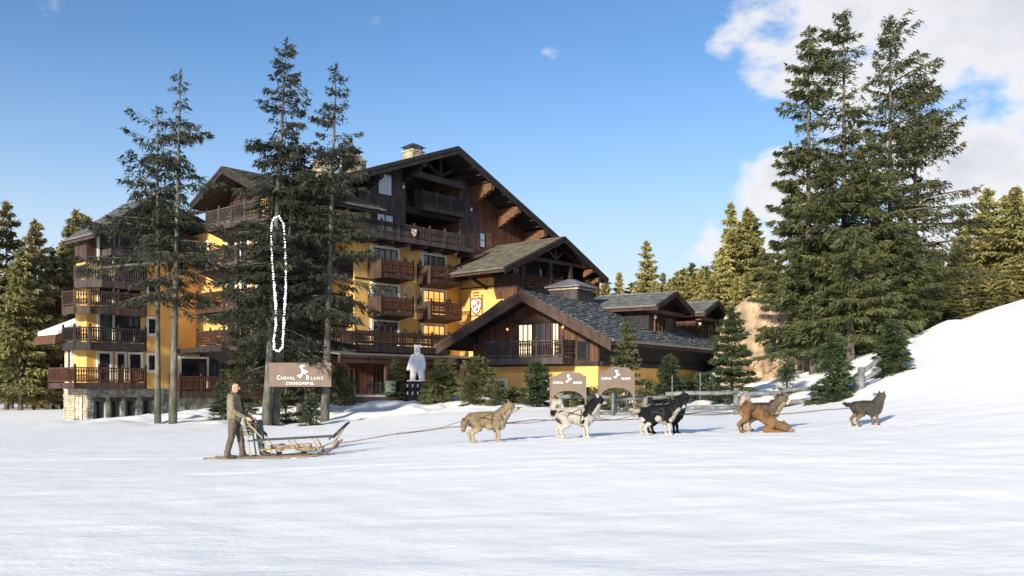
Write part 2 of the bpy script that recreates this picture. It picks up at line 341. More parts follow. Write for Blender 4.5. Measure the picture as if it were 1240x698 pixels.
def shutter(par, f, a0, a1, z0, z1, m=None):
    s = MB(); n = max(2, int((a1-a0)/.13))
    for i in range(n):
        x = a0+(a1-a0)*i/n; fbox(s, f, x+.006, x+(a1-a0)/n-.006, .02, .06+.008*(i % 2), z0, z1)
    for z in (z0+.2, z1-.3): fbox(s, f, a0+.02, a1-.02, .065, .09, z, z+.1)
    return s.build('shutter', m or M_WOODO, par)
def balcony(par, path, wall, zf, rail=1.0, skirt=.32, wood=None, wood2=None, style=0, thick=.18, label=None, step=.165):
    """path: outer edge corners (x, y) from wall to wall; wall: inner corners that close the floor"""
    wood = wood or M_WOOD; wood2 = wood2 or wood
    sl = MB(); pts = [(x, y, zf-thick) for x, y in list(path)+list(wall)]; sl.slab(pts, (0, 0, thick))
    for i in range(len(path)-1):
        p = Vector((*path[i], zf-skirt/2)); q = Vector((*path[i+1], zf-skirt/2)); sl.bar(p, q, .09, skirt)
        d = (q-p).normalized(); p2 = p+Vector((0, 0, -skirt/2+.05)); q2 = q+Vector((0, 0, -skirt/2+.05))
        sl.bar(p2-d*.03, q2+d*.03, .15, .07)
    b = sl.build('balcony', wood, par, **({'label': label} if label else {}))
    ra = MB(); ba = MB()
    for i in range(len(path)-1):
        p = Vector((*path[i], 0)); q = Vector((*path[i+1], 0)); Ln = (q-p).length; d = (q-p)/Ln
        ra.bar(p+Vector((0, 0, zf+rail)), q+Vector((0, 0, zf+rail)), .13, .09)
        ra.bar(p+Vector((0, 0, zf+.12)), q+Vector((0, 0, zf+.12)), .09, .09)
        ra.bar(p+Vector((0, 0, zf+rail-.20)), q+Vector((0, 0, zf+rail-.20)), .07, .06)
        npost = max(1, round(Ln/1.75))
        for k in range(npost+1):
            c = p+d*(Ln*k/npost); ra.bar(c+Vector((0, 0, zf-skirt)), c+Vector((0, 0, zf+rail+.14)), .13, .13, up=tuple(d))
            ra.ball((c.x, c.y, zf+rail+.20), .085, 6, 4)
        n = int(Ln/step)
        for k in range(n):
            c = p+d*(Ln*(k+.5)/n); bay = int((k+.5)/n*npost)
            w = step*.80
            if style == 1: w = step*(.95 if bay % 3 == 2 else .62)
            if style == 2: w = step*.97
            hz = zf+.16; tz = zf+rail-.22
            m_ = (hz+tz)/2
            # fretted board: wide top and bottom, waisted in the middle, so light shows between
            for z0, z1, ww in ((hz, hz+.16, step*.96), (hz+.16, m_-.06, w*.62), (m_-.06, m_+.06, w), (m_+.06, tz-.14, w*.62), (tz-.14, tz+.16, step*.96)):
                if style == 2: ww = w
                ba.bar(c+Vector((0, 0, z0)), c+Vector((0, 0, z1)), .035, ww, up=tuple(Vector((-d.y, d.x, 0))))
    ra.build('railing', wood, b); ba.build('baluster', wood2, b, kind='stuff')
    return b
def cladding(par, f, a0, a1, lo, hi, t, m, w=.21, horiz=False):
    c = MB(); r = random.Random(int(a0*31+a1*17)); n = max(1, int((a1-a0)/w))
    for i in range(n):
        x0 = a0+(a1-a0)*i/n+.008; x1 = a0+(a1-a0)*(i+1)/n-.008; dt = r.uniform(0, .025)
        c.hexa([f(x0, t, lo), f(x1, t, lo), f(x1, t+.02+dt, lo), f(x0, t+.02+dt, lo)],
               [f(x0, t, hi(x0)), f(x1, t, hi(x1)), f(x1, t+.02+dt, hi(x1)), f(x0, t+.02+dt, hi(x0))])
    return c.build('cladding', m, par, kind='stuff')
def slates(par, fn, q0, q1, ln, m, rowh=.30, wr=(.3, .62), lift=.0, seed=1):
    """fn(q, s, n) -> point: q along the eave, s up the slope, n normal offset"""
    r = random.Random(seed); c = MB(); rows = int(ln/rowh)
    for i in range(rows+1):
        s0 = i*rowh-.06; q = q0+r.uniform(-.25, 0)
        while q < q1:
            w = r.uniform(*wr); e = r.uniform(-.05, .05); th = r.uniform(.025, .06); a = max(q, q0); bq = min(q+w-.015, q1)
            if bq-a > .05:
                s1 = min(s0+rowh*1.5, ln)
                c.hexa([fn(a, s0+e, .05), fn(bq, s0+e, .05), fn(bq, s1, .005), fn(a, s1, .005)],
                       [fn(a, s0+e, .05+th), fn(bq, s0+e, .05+th), fn(bq, s1, .012), fn(a, s1, .012)])
            q += w
    return c.build('slate', m, par, kind='stuff')
def gable_roof(par, ax, pr, zr, e1, z1, e2, z2, q0, q1, m=M_SLATE, fm=M_WOODB, th=.22, sl=(0, 0), gut=True, seed=3, fdepth=.42, soff=M_WOODB, fend=(1, 0), fm2=None, row=.30, wr=(.3, .62)):
    P = (lambda p, q, z: Vector((p, q, z))) if ax == 'y' else (lambda p, q, z: Vector((q, p, z)))
    rf = MB()
    for e, z in ((e1, z1), (e2, z2)):
        rf.hexa([P(pr, q0, zr-th), P(e, q0, z-th), P(e, q1, z-th), P(pr, q1, zr-th)], [P(pr, q0, zr), P(e, q0, z), P(e, q1, z), P(pr, q1, zr)])
    ro = rf.build('roof', soff, par)
    for i, (e, z) in enumerate(((e1, z1), (e2, z2))):
        sg = 1 if e > pr else -1; ln = math.hypot(pr-e, zr-z); up = Vector(((pr-e)/ln, (zr-z)/ln)); nr = Vector((-up.y*(-sg) * 1.0, abs(up.x)))
        nr = Vector((sg*abs(up.y), abs(up.x)))
        def fn(q, s, n, e=e, z=z, up=up, nr=nr): return P(e+up.x*s+nr.x*n, q, z+up.y*s+nr.y*n)
        if sl[i]: slates(ro, fn, q0+.02, q1-.02, ln-.02, m, seed=seed+i, rowh=row, wr=wr)
        else:
            s = MB(); s.hexa([fn(q0, -.05, .01), fn(q1, -.05, .01), fn(q1, ln, .01), fn(q0, ln, .01)], [fn(q0, -.05, .08), fn(q1, -.05, .08), fn(q1, ln, .08), fn(q0, ln, .08)]); s.build('roof_covering', m, ro)
        for j, (q, on) in enumerate(((q0, fend[0]), (q1, fend[1]))):
            if not on: continue
            dq = -.05 if j == 0 else .05
            b = MB()
            for off, dp, tk in ((0, fdepth, .05), (-.0, fdepth*.42, .10)):
                a_ = P(pr, q, zr+.05); c_ = P(e, q, z+.05)
                b.hexa([a_-Vector((0, 0, dp)), c_-Vector((0, 0, dp)), c_, a_], [v+P(0, dq/.05*tk, 0) for v in (a_-Vector((0, 0, dp)), c_-Vector((0, 0, dp)), c_, a_)])
            b.build('fascia_board', fm2 if (fm2 and i == 1) else fm, ro)
        if gut:
            g = MB(); g.bar(P(e, q0, z-.16), P(e, q1, z-.16), .06, .30); g.build('eave_board', M_WOOD if i == 0 else fm, ro)
            g = MB(); g.tube([P(e+sg*.11, q0, z-.03), P(e+sg*.11, q1, z-.03)], .075, 6); g.build('gutter', M_ZINC, ro)
    return ro
def stonework(par, f, a0, a1, z0, z1, m, t=.0, seed=1, sw=(.25, .6), sh=(.13, .26)):
    r = random.Random(seed); c = MB(); z = z0
    while z < z1:
        h = min(r.uniform(*sh), z1-z); a = a0+r.uniform(-.2, 0)
        while a < a1:
            w = r.uniform(*sw); x0 = max(a, a0)+.012; x1 = min(a+w, a1)-.012
            if x1-x0 > .04:
                d = r.uniform(.02, .075); e = .02
                c.hexa([f(x0, t, z+.01), f(x1, t, z+.01), f(x1, t, z+h-.01), f(x0, t, z+h-.01)], [f(x0+e, t+d, z+.01+e), f(x1-e, t+d*r.uniform(.7, 1), z+.01+e), f(x1-e, t+d, z+h-.01-e), f(x0+e, t+d*.9, z+h-.01-e)])
            a += w
        z += h
    return c.build('stone', m, par, kind='stuff')
def corbel(par, f, a, ztop, reach, drop, w, m, steps=4):
    c = MB(); pts = [(0, ztop), (reach, ztop)]
    for i in range(steps):
        pts += [(reach*(1-i/steps), ztop-drop*(.35+.65*i/steps)), (reach*(1-(i+1)/steps)+.0, ztop-drop*(.35+.65*(i+.6)/steps))]
    pts.append((0, ztop-drop))
    c.hexa([f(a-w/2, t, z) for t, z in pts], [f(a+w/2, t, z) for t, z in pts])
    return c.build('corbel', m, par)
def lamp(par, f, a, z, glow=False):
    c = MB(); p = Vector(f(a, .22, z)); c.ball(p, .08 if glow else .12, 8, 6, (1, 1, 1.25)); o = c.build('wall_lamp', M_LIT if glow else M_WHITE, par)
    b = MB(); b.bar(f(a, .0, z+.12), f(a, .22, z+.17), .05, .05); b.build('bracket', M_METAL, o)
def chimney(par, x, y, z0, z1, w, m=M_STONEW, cap=True):
    c = MB(); c.box(x-w/2, x+w/2, y-w/2, y+w/2, z0, z1); c.box(x-w/2-.08, x+w/2+.08, y-w/2-.08, y+w/2+.08, z1, z1+.12); o = c.build('chimney', m, par)
    for f, a, s in ((Face('F', y-w/2), x, 1), (Face('L', x-w/2), y, 2)): stonework(o, f, a-w/2, a+w/2, z0, z1, m, seed=int(x*7+s)+9)
    if cap:
        c = MB()
        for sx in (-1, 1):
            for sy in (-1, 1): c.box(x+sx*w*.4-.04, x+sx*w*.4+.04, y+sy*w*.4-.04, y+sy*w*.4+.04, z1+.12, z1+.42)
        c.hexa([(x-w*.62, y-w*.62, z1+.42), (x+w*.62, y-w*.62, z1+.42), (x+w*.62, y+w*.62, z1+.42), (x-w*.62, y+w*.62, z1+.42)],
               [(x-w*.2, y-w*.2, z1+.78), (x+w*.2, y-w*.2, z1+.78), (x+w*.2, y+w*.2, z1+.78), (x-w*.2, y+w*.2, z1+.78)])
        c.build('chimney_cap', M_METAL, o)

# ---------------------------------------------------------------- the hotel
HT = empty('hotel', (-8, 75, 0), math.atan2(.747, .665), label='huge ochre and dark timber chalet hotel with rows of carved balconies', category='hotel')
FM = Face('F', 0)
w_ = MB(); w_.box(-6, 5.4, 0, 15, -.5, 12.9); w_.build('wall', M_YEL, HT, label='ochre rendered wall of the main block')
# main gable: dark boarded storeys with a deep loggia
def under(u): return (21.25-.368*(2.66-u) if u < 2.66 else 21.25-.443*(u-2.66))-.32
def gpoly(us, v0, v1, zlo):
    mb = MB(); a = [(u, v0, zlo) for u in (us[0], us[-1])]+[(u, v0, under(u)) for u in us[::-1]]
    mb.hexa(a, [(x, v1, z) for x, y, z in a]); return mb
gpoly([-5.57, -.83], 0, 3.2, 12.95).build('gable_wall', M_WOODG, HT)
gpoly([5.36, 7.4], 0, 3.2, 12.95).build('gable_wall', M_WOODG, HT)
gpoly([7.4, 18.5], .0, 3.2, 8.0).build('gable_wall', M_WOODR, HT)
gpoly([-5.57, 2.66, 18.5], 3.2, 15, 12.95).build('loggia_wall', M_WOODB, HT)
cladding(HT, FM, -5.57, -.83, 12.95, lambda u: under(u), .0, M_WOODG, .26)
cladding(HT, FM, 5.36, 7.4, 12.95, lambda u: under(u), .0, M_WOODG, .26)
cladding(HT, FM, 7.45, 18.4, 12.0, lambda u: under(u), .0, M_WOODR, .26)
b = MB(); b.box(-.83, 5.36, .02, 3.2, 15.75, 16.1); b.box(-.83, 5.36, -.1, .12, 15.85, 16.3); b.build('floor_beam', M_WOODB, HT)
b = MB(); b.bar((-.9, -.35, 18.95), (5.5, -.35, 18.75), .3, .5); b.build('tie_beam', M_WOODG, HT)
b = MB(); b.bar((2.66, -.35, 18.9), (2.66, -.35, 20.9), .28, .28, up=(0, 1, 0)); b.bar((2.66, -.35, 19.2), (.9, -.35, 20.1), .2, .24); b.bar((2.66, -.35, 19.2), (4.3, -.35, 20.0), .2, .24); b.build('king_post', M_WOODB, HT)
balcony(HT, [(.45, .2), (.45, -.6), (5.2, -.6), (5.2, .2)], [], 16.45, 1.1, .4, M_WOODG, style=1, label='upper loggia balcony of weathered grey wood')
balcony(HT, [(-.75, 1.2), (.4, 1.2)], [(.4, 1.6), (-.75, 1.6)], 16.3, 1.0, .25, M_WOODB)
window(HT, FM, -3.0, 16.75, 1.5, 1.75, M_GLASSK, None, M_WOODB, 1, 1)
window(HT, FM, -3.0, 13.6, 1.75, 1.7, M_GLASSK, None, M_WOODB, 2, 1)
window(HT, Face('F', 3.19), 1.0, 13.1, 3.2, 1.9, M_GLASSK, None, M_WOODB, 3, 1)
window(HT, Face('F', 3.19), 3.9, 13.1, 1.8, 2.2, M_GLASS, None, M_WOODB, 2, 1)
window(HT, Face('F', 3.19), 2.4, 16.4, 4.0, 2.2, M_GLASS, None, M_WOODB, 4, 1)
window(HT, FM, 8.05, 13.9, .75, 1.35, M_GLASSK, None, M_WOODB, 1, 2); shutter(HT, FM, 8.5, 9.3, 13.85, 15.3)
for u, z in ((-1.25, 17.7), (6.5, 17.0)): lamp(HT, FM, u, z)
for u, rr in ((6.9, 2.2), (10.3, 2.2), (13.9, 2.2)): corbel(HT, FM, u, under(u)-.02, 2.4, 1.7, .42, M_WOODO, 5)  # orange-brown copy: sun on the right-hand corbels is put into the wood colour
for u in (-5.3, -1.0): corbel(HT, FM, u, under(u)-.02, 2.4, 1.5, .42, M_WOODB, 5)
for u in (5.36,): 
    b = MB(); b.box(5.20, 5.36, -.1, 3.2, 12.98, 19.4); b.build('corner_post', M_WOODO, HT)
gable_roof(HT, 'y', 2.66, 21.25, -13.0, 15.49, 19.5, 13.79, -2.5, 16, M_SLATE, M_WOODB, .30, fdepth=.62, seed=5)
for u0 in np.arange(-12, 19, 1.1):
    pass
rb = MB()
for u0 in np.arange(-12.4, 19, .95):
    z = under(u0)-.03; rb.bar((u0, -2.4, z), (u0, -.02, z), .16, .2)
rb.build('rafter', M_WOODB, HT, kind='stuff')
# gallery under the gable
balcony(HT, [(-9.8, 1.4), (-9.8, -1.8), (5.15, -1.8), (5.15, -.02)], [(-6, -.02), (-6, 1.4)], 13.35, .95, .40, M_WOODG, style=1, label='long carved gallery across the foot of the gable')
sb = MB()
for u in np.arange(-5.4, 5.2, 1.75): sb.bar((u, -.0, 12.82), (u, -1.75, 12.86), .18, .2)
sb.build('bracket', M_WOOD, HT)
# shield on the gallery rail
def shield(par, f, a, z, s, name='coat_of_arms', t=.02):
    o = MB(); pts = [(-.5, .45), (-.25, .55), (0, .45), (.25, .55), (.5, .45), (.46, -.1), (.25, -.42), (0, -.58), (-.25, -.42), (-.46, -.1)]
    o.hexa([f(a+x*s, t, z+y*s) for x, y in pts], [f(a+x*s, t+.02, z+y*s) for x, y in pts]); root = o.build(name, M_SHB, par)
    q = MB(); q.hexa([f(a+x*s*.8, t+.02, z+y*s*.8) for x, y in pts], [f(a+x*s*.8, t+.03, z+y*s*.8) for x, y in pts]); q.build('field', M_SIGNW, root)
    q = MB()
    for dx, dy, r in ((-.2, .2, .14), (.05, .05, .09), (.22, -.02, .10), (-.1, -.2, .12)):
        p = [(dx+r*math.cos(k*math.pi/3), dy+r*1.2*math.sin(k*math.pi/3)) for k in range(6)]
        q.hexa([f(a+x*s, t+.03, z+y*s) for x, y in p], [f(a+x*s, t+.038, z+y*s) for x, y in p])
    q.build('charge', M_SHR, root)
    return root
M_SHB = mat('brown_paint', (.20, .09, .05), .7, .1, 5); M_SHR = mat('red_brown_paint', (.45, .12, .06), .7, .1, 5)
shield(HT, Face('F', -1.9), -1.65, 13.8, .62)
# three rows of windows and balconies on the ochre facade
for zt, rows in ((12.55, 'a'), (9.68, 'b'), (6.82, 'c')):
    window(HT, FM, -3.0, zt-2.05, 2.5, 2.05, M_GLASS, M_WHITE, M_WOOD, 4, 1, None, True, .2)
    window(HT, FM, 2.25, zt-2.05, 2.45, 2.05, M_LIT if rows != 'a' else M_GLASSB, M_WHITE, M_WOODO if rows != 'a' else M_WOOD, 4, 3 if rows != 'a' else 1, None, True, .2)
    for u in (-4.75, -1.0, .6, 3.95):
        c = MB(); c.ball(FM(u, .22, zt-.75), .14, 6, 5, (1, 1, 1.4)); c.bar(FM(u, 0, zt-.45), FM(u, .22, zt-.5), .05, .05); c.build('lantern', M_METAL, HT)
    if rows != 'c':
        fl = zt-2.1
        for a0, a1 in ((-4.65, -1.45), (.5, 3.85)):
            balcony(HT, [(a0, -.02), (a0, -1.6), (a1, -1.6), (a1, -.02)], [], fl, 1.0, .36, M_WOOD, M_WOODR, 0, label='carved wood balcony on the ochre facade')
            s = MB(); s.hexa([(a0+.3, -.02, fl-.62), (a1-.3, -.02, fl-.62), (a1-.3, -.1, fl-.62), (a0+.3, -.1, fl-.62)], [(a0-.02, 0, fl-.34), (a1+.02, 0, fl-.34), (a1+.02, -1.3, fl-.34), (a0-.02, -1.3, fl-.34)]); s.build('soffit', M_WOOD, HT)
            s = MB(); fbox(s, Face('L', a0-.05), -1.62, -.02, 0, .05, fl-.42, fl+.98); s.build('side_panel', M_WOOD, HT)
b = MB()
for k in range(9):
    t0 = math.pi*k/9; t1 = math.pi*(k+1)/9
    for r0, r1 in ((.50, .60),):
        q = [(-.45+r*math.cos(t), 9.35+r*math.sin(t)) for r, t in ((r0, t0), (r1, t0), (r1, t1), (r0, t1))]
        b.hexa([FM(x, 0, z) for x, z in q], [FM(x, .07, z) for x, z in q])
fbox(b, FM, -1.05, -.95, 0, .068, 7.9, 9.35); fbox(b, FM, .05, .15, 0, .068, 7.9, 9.35); b.build('niche_surround', M_WHITE, HT)
b = MB(); fbox(b, FM, -6.02, -4.4, 0, .05, 10.0, 10.12); b.build('string_band', M_WOODB, HT)
balcony(HT, [(-7.1, -.02), (-7.1, -1.6), (2.5, -1.6), (2.5, -.02)], [], 4.9, 1.0, .55, M_WOODB, M_WOOD, 0, label='long dark terrace balcony on the canopy roof')
# canopy over the ground-floor terrace, posts and red-brown wall
b = MB(); b.slab([(-9.8, -3.1, 4.02), (5.4, -3.1, 4.02), (5.4, 0, 4.32), (-9.8, 0, 4.32)], (0, 0, .09)); cn = b.build('canopy', M_ZINC, HT)
b = MB(); b.box(-9.85, 5.35, -3.15, -2.95, 3.45, 4.0); b.box(-9.85, 5.35, -3.22, -3.15, 3.8, 3.98); b.build('fascia_board', M_WOOD, cn)
for u in (-9.4, -5.4, -1.4, 2.8):
    b = MB(); b.box(u-.12, u+.12, -3.1, -2.86, .4, 3.45); b.build('post', M_WOOD, cn)
b = MB(); b.box(-9.5, -6, .02, 6, -.5, 4.0); b.build('wall', M_WOOD, HT)
cladding(HT, Face('F', -.05), -9.4, 5.3, .4, lambda u: 4.0, .0, M_WOODR, .3)
for u, w in ((-6.9, 1.6), (-3.2, 2.4), (.6, 2.4), (3.6, 1.6)): window(HT, Face('F', -.12), u, .9, w, 2.2, M_GLASS, None, M_WOODR, 3, 2)
for x, y, z0, z1, w in ((5.0, 5.5, 18, 22.55, 1.35), (-2.4, 5, 17, 20.7, 1.3), (-.8, 6.6, 17, 20.9, 1.5), (-5.3, 5, 16, 19.7, 1.1)): chimney(HT, x, y, z0, z1, w, cap=(x > 0 or x < -2))

# gabled house on the right of the main block (porch under a slate roof)
w_ = MB(); w_.box(5.4, 15.5, -5.0, -.01, -.5, 11.2); w_.build('wall', M_YEL, HT, label='sunlit ochre side wall')
G2z = lambda u: (14.3-.438*(10.2-u) if u < 10.2 else 14.3-.478*(u-10.2))-.3
a = [(5.4, -5.02, 10.8), (15.5, -5.02, 10.8)]+[(u, -5.02, G2z(u)) for u in (15.5, 10.2, 5.4)]
mb = MB(); mb.hexa(a, [(x, -.01, z) for x, y, z in a]); mb.build('gable_wall', M_WOODB, HT)
gable_roof(HT, 'y', 10.2, 14.3, 2.7, 11.0, 16.4, 11.33, -7.5, .3, M_SLATEB, M_WOODB, .22, (1, 0), fdepth=.5, seed=11)
mb = MB(); mb.box(5.3, 6.1, -6.55, -4.0, 9.7, 10.9); mb.build('oriel', M_WOOD, HT)
mb = MB()
mb.hexa([(5.42, -6.3, 8.8), (6.0, -6.3, 8.8), (6.0, -4.2, 8.8), (5.42, -4.2, 8.8)], [(5.28, -6.58, 9.7), (6.1, -6.58, 9.7), (6.1, -4.0, 9.7), (5.28, -4.0, 9.7)]); mb.build('oriel_base', M_WOODR, HT)
window(HT, Face('L', 5.38), -4.6, 10.75, 1.5, .75, M_GLASS, None, M_WOODB, 3, 1)
balcony(HT, [(5.9, -5.0), (5.9, -6.55), (16.2, -6.55), (16.2, -5.0)], [], 9.9, .95, .35, M_WOODB, M_WOODO, 0, label='porch balcony under the slate gable')
for u in (5.9, 9.45, 12.2, 16.1):
    mb = MB(); mb.box(u-.15, u+.15, -6.7, -6.4, 9.6, min(12.2, G2z(u)-.02)); mb.build('post', M_WOOD, HT)
mb = MB(); mb.bar((6.0, -6.55, 12.25), (14.6, -6.55, 12.25), .28, .3); mb.bar((10.2, -6.55, 12.4), (10.2, -6.55, 13.9), .2, .2, up=(0, 1, 0)); mb.bar((10.2, -6.55, 12.5), (9.2, -6.55, 13.2), .16, .16); mb.bar((10.2, -6.55, 12.5), (11.2, -6.55, 13.2), .16, .16)
mb.bar((7.2, -6.55, 12.4), (10.1, -6.55, 13.75), .18, .2); mb.bar((13.4, -6.55, 12.35), (10.3, -6.55, 13.75), .18, .2); mb.build('truss', M_WOOD, HT)
for u in (6.4, 14.4): corbel(HT, Face('F', -6.4), u, G2z(u)-.01, 1.0, .7, .35, M_WOODO, 3)
corbel(HT, Face('F', -5.1), 15.6, G2z(15.6), 2.1, 1.2, .4, M_WOODO, 4)
for u, w in ((7.3, 1.8), (10.8, 2.0), (13.8, 1.6)): window(HT, Face('F', -5.03), u, 10.0, w, 2.0, M_GLASS, None, M_WOOD, 2, 1)
mb = MB(); mb.bar((5.4, -3.1, 9.9), (3.0, -3.1, 10.9), .2, .22); mb.build('eave_strut', M_WOODB, HT)
mb = MB(); fbox(mb, Face('L', 5.4), -4.0, -.1, 0, .05, 10.02, 10.12); mb.build('string_band', M_WOODB, HT)
fl_ = Face('L', 5.4); sh = shield(HT, fl_, -1.9, 8.5, 1.35)
mb = MB()
for x0, x1, z0, z1 in ((-.75, -.62, -.75, .8), (.62, .75, -.75, .8), (-.75, .75, -.85, -.75), (-.35, .35, .85, .95), (-.3, .3, 1.12, 1.2)): fbox(mb, fl_, -1.9+x0, -1.9+x1, .01, .035, 8.5+z0, 8.5+z1)
for x in (-.3, -.1, .1, .3): mb.ball(fl_(-1.9+x, .03, 9.62), .07, 6, 4)
for x in (-.68, .68): mb.ball(fl_(-1.9+x, .03, 9.38), .1, 6, 4)
mb.build('crest_ornament', M_SHB, sh)

# middle block behind the front trees
w_ = MB(); w_.box(-14, -6, 1.5, 12, 4.5, 13.3); w_.box(-14, -5, -.55, 4.4, 13.3, 14.9); w_.build('wall', M_YEL, HT, label='ochre middle block behind the tall spruces')
C_L = Face('L', -14); C_F = Face('F', 1.5)
a = [(-14.02, -.6, 14.88), (-14.02, 4.5, 14.88), (-14.02, 4.5, 15.2), (-14.02, 1.8, 16.5), (-14.02, -.6, 15.4)]
mb = MB(); mb.hexa(a, [(-5.6, y, z) for x, y, z in a]); mb.build('gable_wall', M_WOOD, HT)
gable_roof(HT, 'x', 1.8, 16.95, 6.1, 14.9, -2.4, 15.0, -16.1, -5, M_SLATEB, M_WOODB, .22, (0, 1), fdepth=.5, seed=21)
for zf in (13.25, 10.45, 7.45, 4.7):
    x0 = -15.5; lv = 4.9 if zf > 13 else 6.2; lo = -1.4 if zf > 13 else 1.15
    pth = [(-14.02, lv), (x0, lv), (x0, lo-.35), (-12.4 if zf < 13 else -11, lo-.35), (-12.4 if zf < 13 else -11, 1.48)]
    balcony(HT, pth, [(-14.02, 1.48)], zf, 1.02, .42, M_WOODG if zf > 10 else M_WOOD, M_WOODR if zf < 10 else None, 1, label='corner balcony of the middle block')
    s = MB(); s.hexa([(-14.02, 1.6, zf-1.2), (-14.02, lv-.9, zf-1.2), (-14.1, lv-.9, zf-1.2), (-14.1, 1.6, zf-1.2)], [(-14.02, lo-.3, zf-.42), (-14.02, lv, zf-.42), (-15.4, lv, zf-.42), (-15.4, lo-.3, zf-.42)]); s.build('soffit', M_WOODB, HT)
for zt in (12.6, 9.7, 6.85):
    window(HT, C_L, 3.9, zt-2.0, 1.0, 2.0, M_GLASS, M_WHITE, M_WOOD, 1, 1, None, True, .18)
    window(HT, C_L, 2.2, zt-2.0, .8, 2.0, M_GLASSB, M_WHITE, M_WOOD, 1, 1, None, True, .18)
    window(HT, C_F, -12.9, zt-2.0, 1.2, 2.0, M_GLASSB, M_WHITE, M_WOOD, 2, 1, None, True, .18)
    window(HT, C_F, -9.6, zt-2.0, 1.8, 2.0, M_GLASS, M_WHITE, M_WOOD, 3, 1, None, True, .18)
    balcony(HT, [(-11.2, 1.48), (-11.2, .2), (-6.1, .2), (-6.1, 1.48)], [], zt-2.15, 1.0, .42, M_WOODB, M_WOOD, 0, label='shaded balcony between the spruce trunks')
mb = MB(); mb.box(-17.5, -6, 8.5, 12, -1.2, 4.5); mb.build('wall', M_WOOD, HT)
mb = MB(); mb.box(-16.2, -6, 1.8, 8.5, 4.2, 4.5); mb.build('soffit', M_WOODB, HT)
for u in (-13.6, -6.4):
    mb = MB(); mb.box(u-.2, u+.2, 1.9, 2.3, 1.3, 4.2); mb.build('post', M_WOODB, HT)
P_F = Face('F', 8.5)
window(HT, Face('F', 8.45), -14.55, 1.5, 2.1, 2.35, M_GLASS, M_WHITE, M_WOODB, 3, 1, None, True, .16)
window(HT, Face('F', 8.45), -12.4, 1.5, 1.7, 2.2, M_GLASSB, None, M_WOODB, 3, 1)
window(HT, Face('F', 8.45), -9.5, 1.5, 2.4, 2.2, M_GLASSB, None, M_WOODB, 4, 1)
balcony(HT, [(-16.4, 8.4), (-16.4, 7.0), (-3.0, 7.0)], [(-3, 8.4)], 1.42, 1.05, .5, M_WOOD, M_WOODR, 0, label='ground floor deck railing of red-brown boards')
stonework(HT, Face('F', 7.9), -16.3, -6, -1.0, 1.0, M_STONE, seed=77)
mb = MB(); mb.box(-16.3, -6, 7.9, 8.5, -1.2, 1.0); mb.build('plinth', M_STONE, HT)

# left pavilion
w_ = MB(); w_.box(-22.5, -14.01, 8.5, 10.3, 1.6, 11.6); w_.box(-16, -6.1, 10.3, 13, 1.6, 13.3); w_.build('wall', M_YEL, HT, label='ochre left pavilion with plain corner wall')
ar = [(-22.04, -21.23), (-20.88, -20.11), (-19.81, -18.97), (-18.53, -17.7)]
mb = MB(); pu = [-22.5]+[x for q in ar for x in q]+[-14.01]
for i in range(0, len(pu), 2): mb.box(pu[i], pu[i+1], 8.5, 9.3, -1.6, .98)
mb.box(-22.5, -14.01, 8.5, 9.3, .98, 1.6); mb.box(-22.5, -14.01, 9.3, 9.6, -1.6, 1.6); mb.box(-22.5, -22.0, 9.3, 12.1, -1.6, 1.6); pl_ = mb.build('arcade', M_STONE, HT, label='rough grey stone arcade')
for i in range(0, len(pu), 2): stonework(pl_, P_F, pu[i], pu[i+1], -1.3, .98, M_STONE, seed=30+i)
stonework(pl_, P_F, -22.5, -14.01, .98, 1.6, M_STONE, seed=44)
stonework(pl_, Face('L', -22.5), 8.5, 12.2, -1.3, 1.6, M_STONEW, seed=45)  # warmer stone on this side: sunlight put into its colour
for x0, x1 in ar:
    mb = MB(); fbox(mb, P_F, x0-.02, x1+.02, .02, .07, .72, .96); mb.build('lintel', M_WOOD, pl_)
    window(HT, Face('F', 9.28), (x0+x1)/2, -1.2, (x1-x0)*.8, 2.0, M_GLASS, None, M_WOODB, 1, 2)
window(HT, Face('L', -22.5), 9.6, -.6, 1.2, 1.7, M_LITW, None, M_WOOD, 2, 1)
for u, z, w, h in ((-21.3, 2.05, .75, 2.0), (-20.15, 2.05, .5, 2.0), (-19.1, 2.05, .8, 2.0)): window(HT, P_F, u, z, w, h, M_GLASS, M_WHITE, M_WOODB, 1, 1, None, True, .16)
window(HT, P_F, -17.85, 2.95, .5, 1.05, M_GLASS, M_WHITE, M_WOODB, 1, 1, None, False, .2)
balcony(HT, [(-22.5, 11.0), (-24.0, 11.0), (-24.0, 6.85), (-19.1, 6.85), (-19.1, 8.48)], [(-22.5, 8.48)], 2.0, 1.0, .4, M_WOOD, M_WOODR, 1, label='lowest balcony of the left pavilion, wrapping the corner')
for zf, xl in ((4.75, -23.7), (7.2, -23.7), (9.05, -22.9), (11.3, -21.5)):
    balcony(HT, [(min(-22.5, xl+.6), 10.4), (xl, 9.4), (xl, 7.6), (xl+.7, 6.85), (-19.1, 6.85), (-19.1, 8.48)] if zf < 11 else [(xl, 8.48), (xl, 6.85), (-17.5, 6.85), (-17.5, 8.48)], [(-22.5, 8.48)] if zf < 11 else [], zf, .98, .55, M_WOODB if zf < 6 else (M_WOOD if zf < 9 else M_WOODG), None, (0, 2, 1, 2)[int(zf/3) % 4], label='canted dark balcony of the left pavilion')
for z in (5.0, 7.6, 10.4):
    window(HT, P_F, -21.2, z, .9, 1.9, M_GLASSB, M_WHITE, M_WOODB, 1, 1, None, True, .16); window(HT, P_F, -19.7, z, .9, 1.9, M_GLASS, M_WHITE, M_WOODB, 1, 1, None, True, .16)
    window(HT, P_F, -17.85, z+.6, .5, 1.05, M_GLASS, M_WHITE, M_WOODB, 1, 2, None, False, .2)
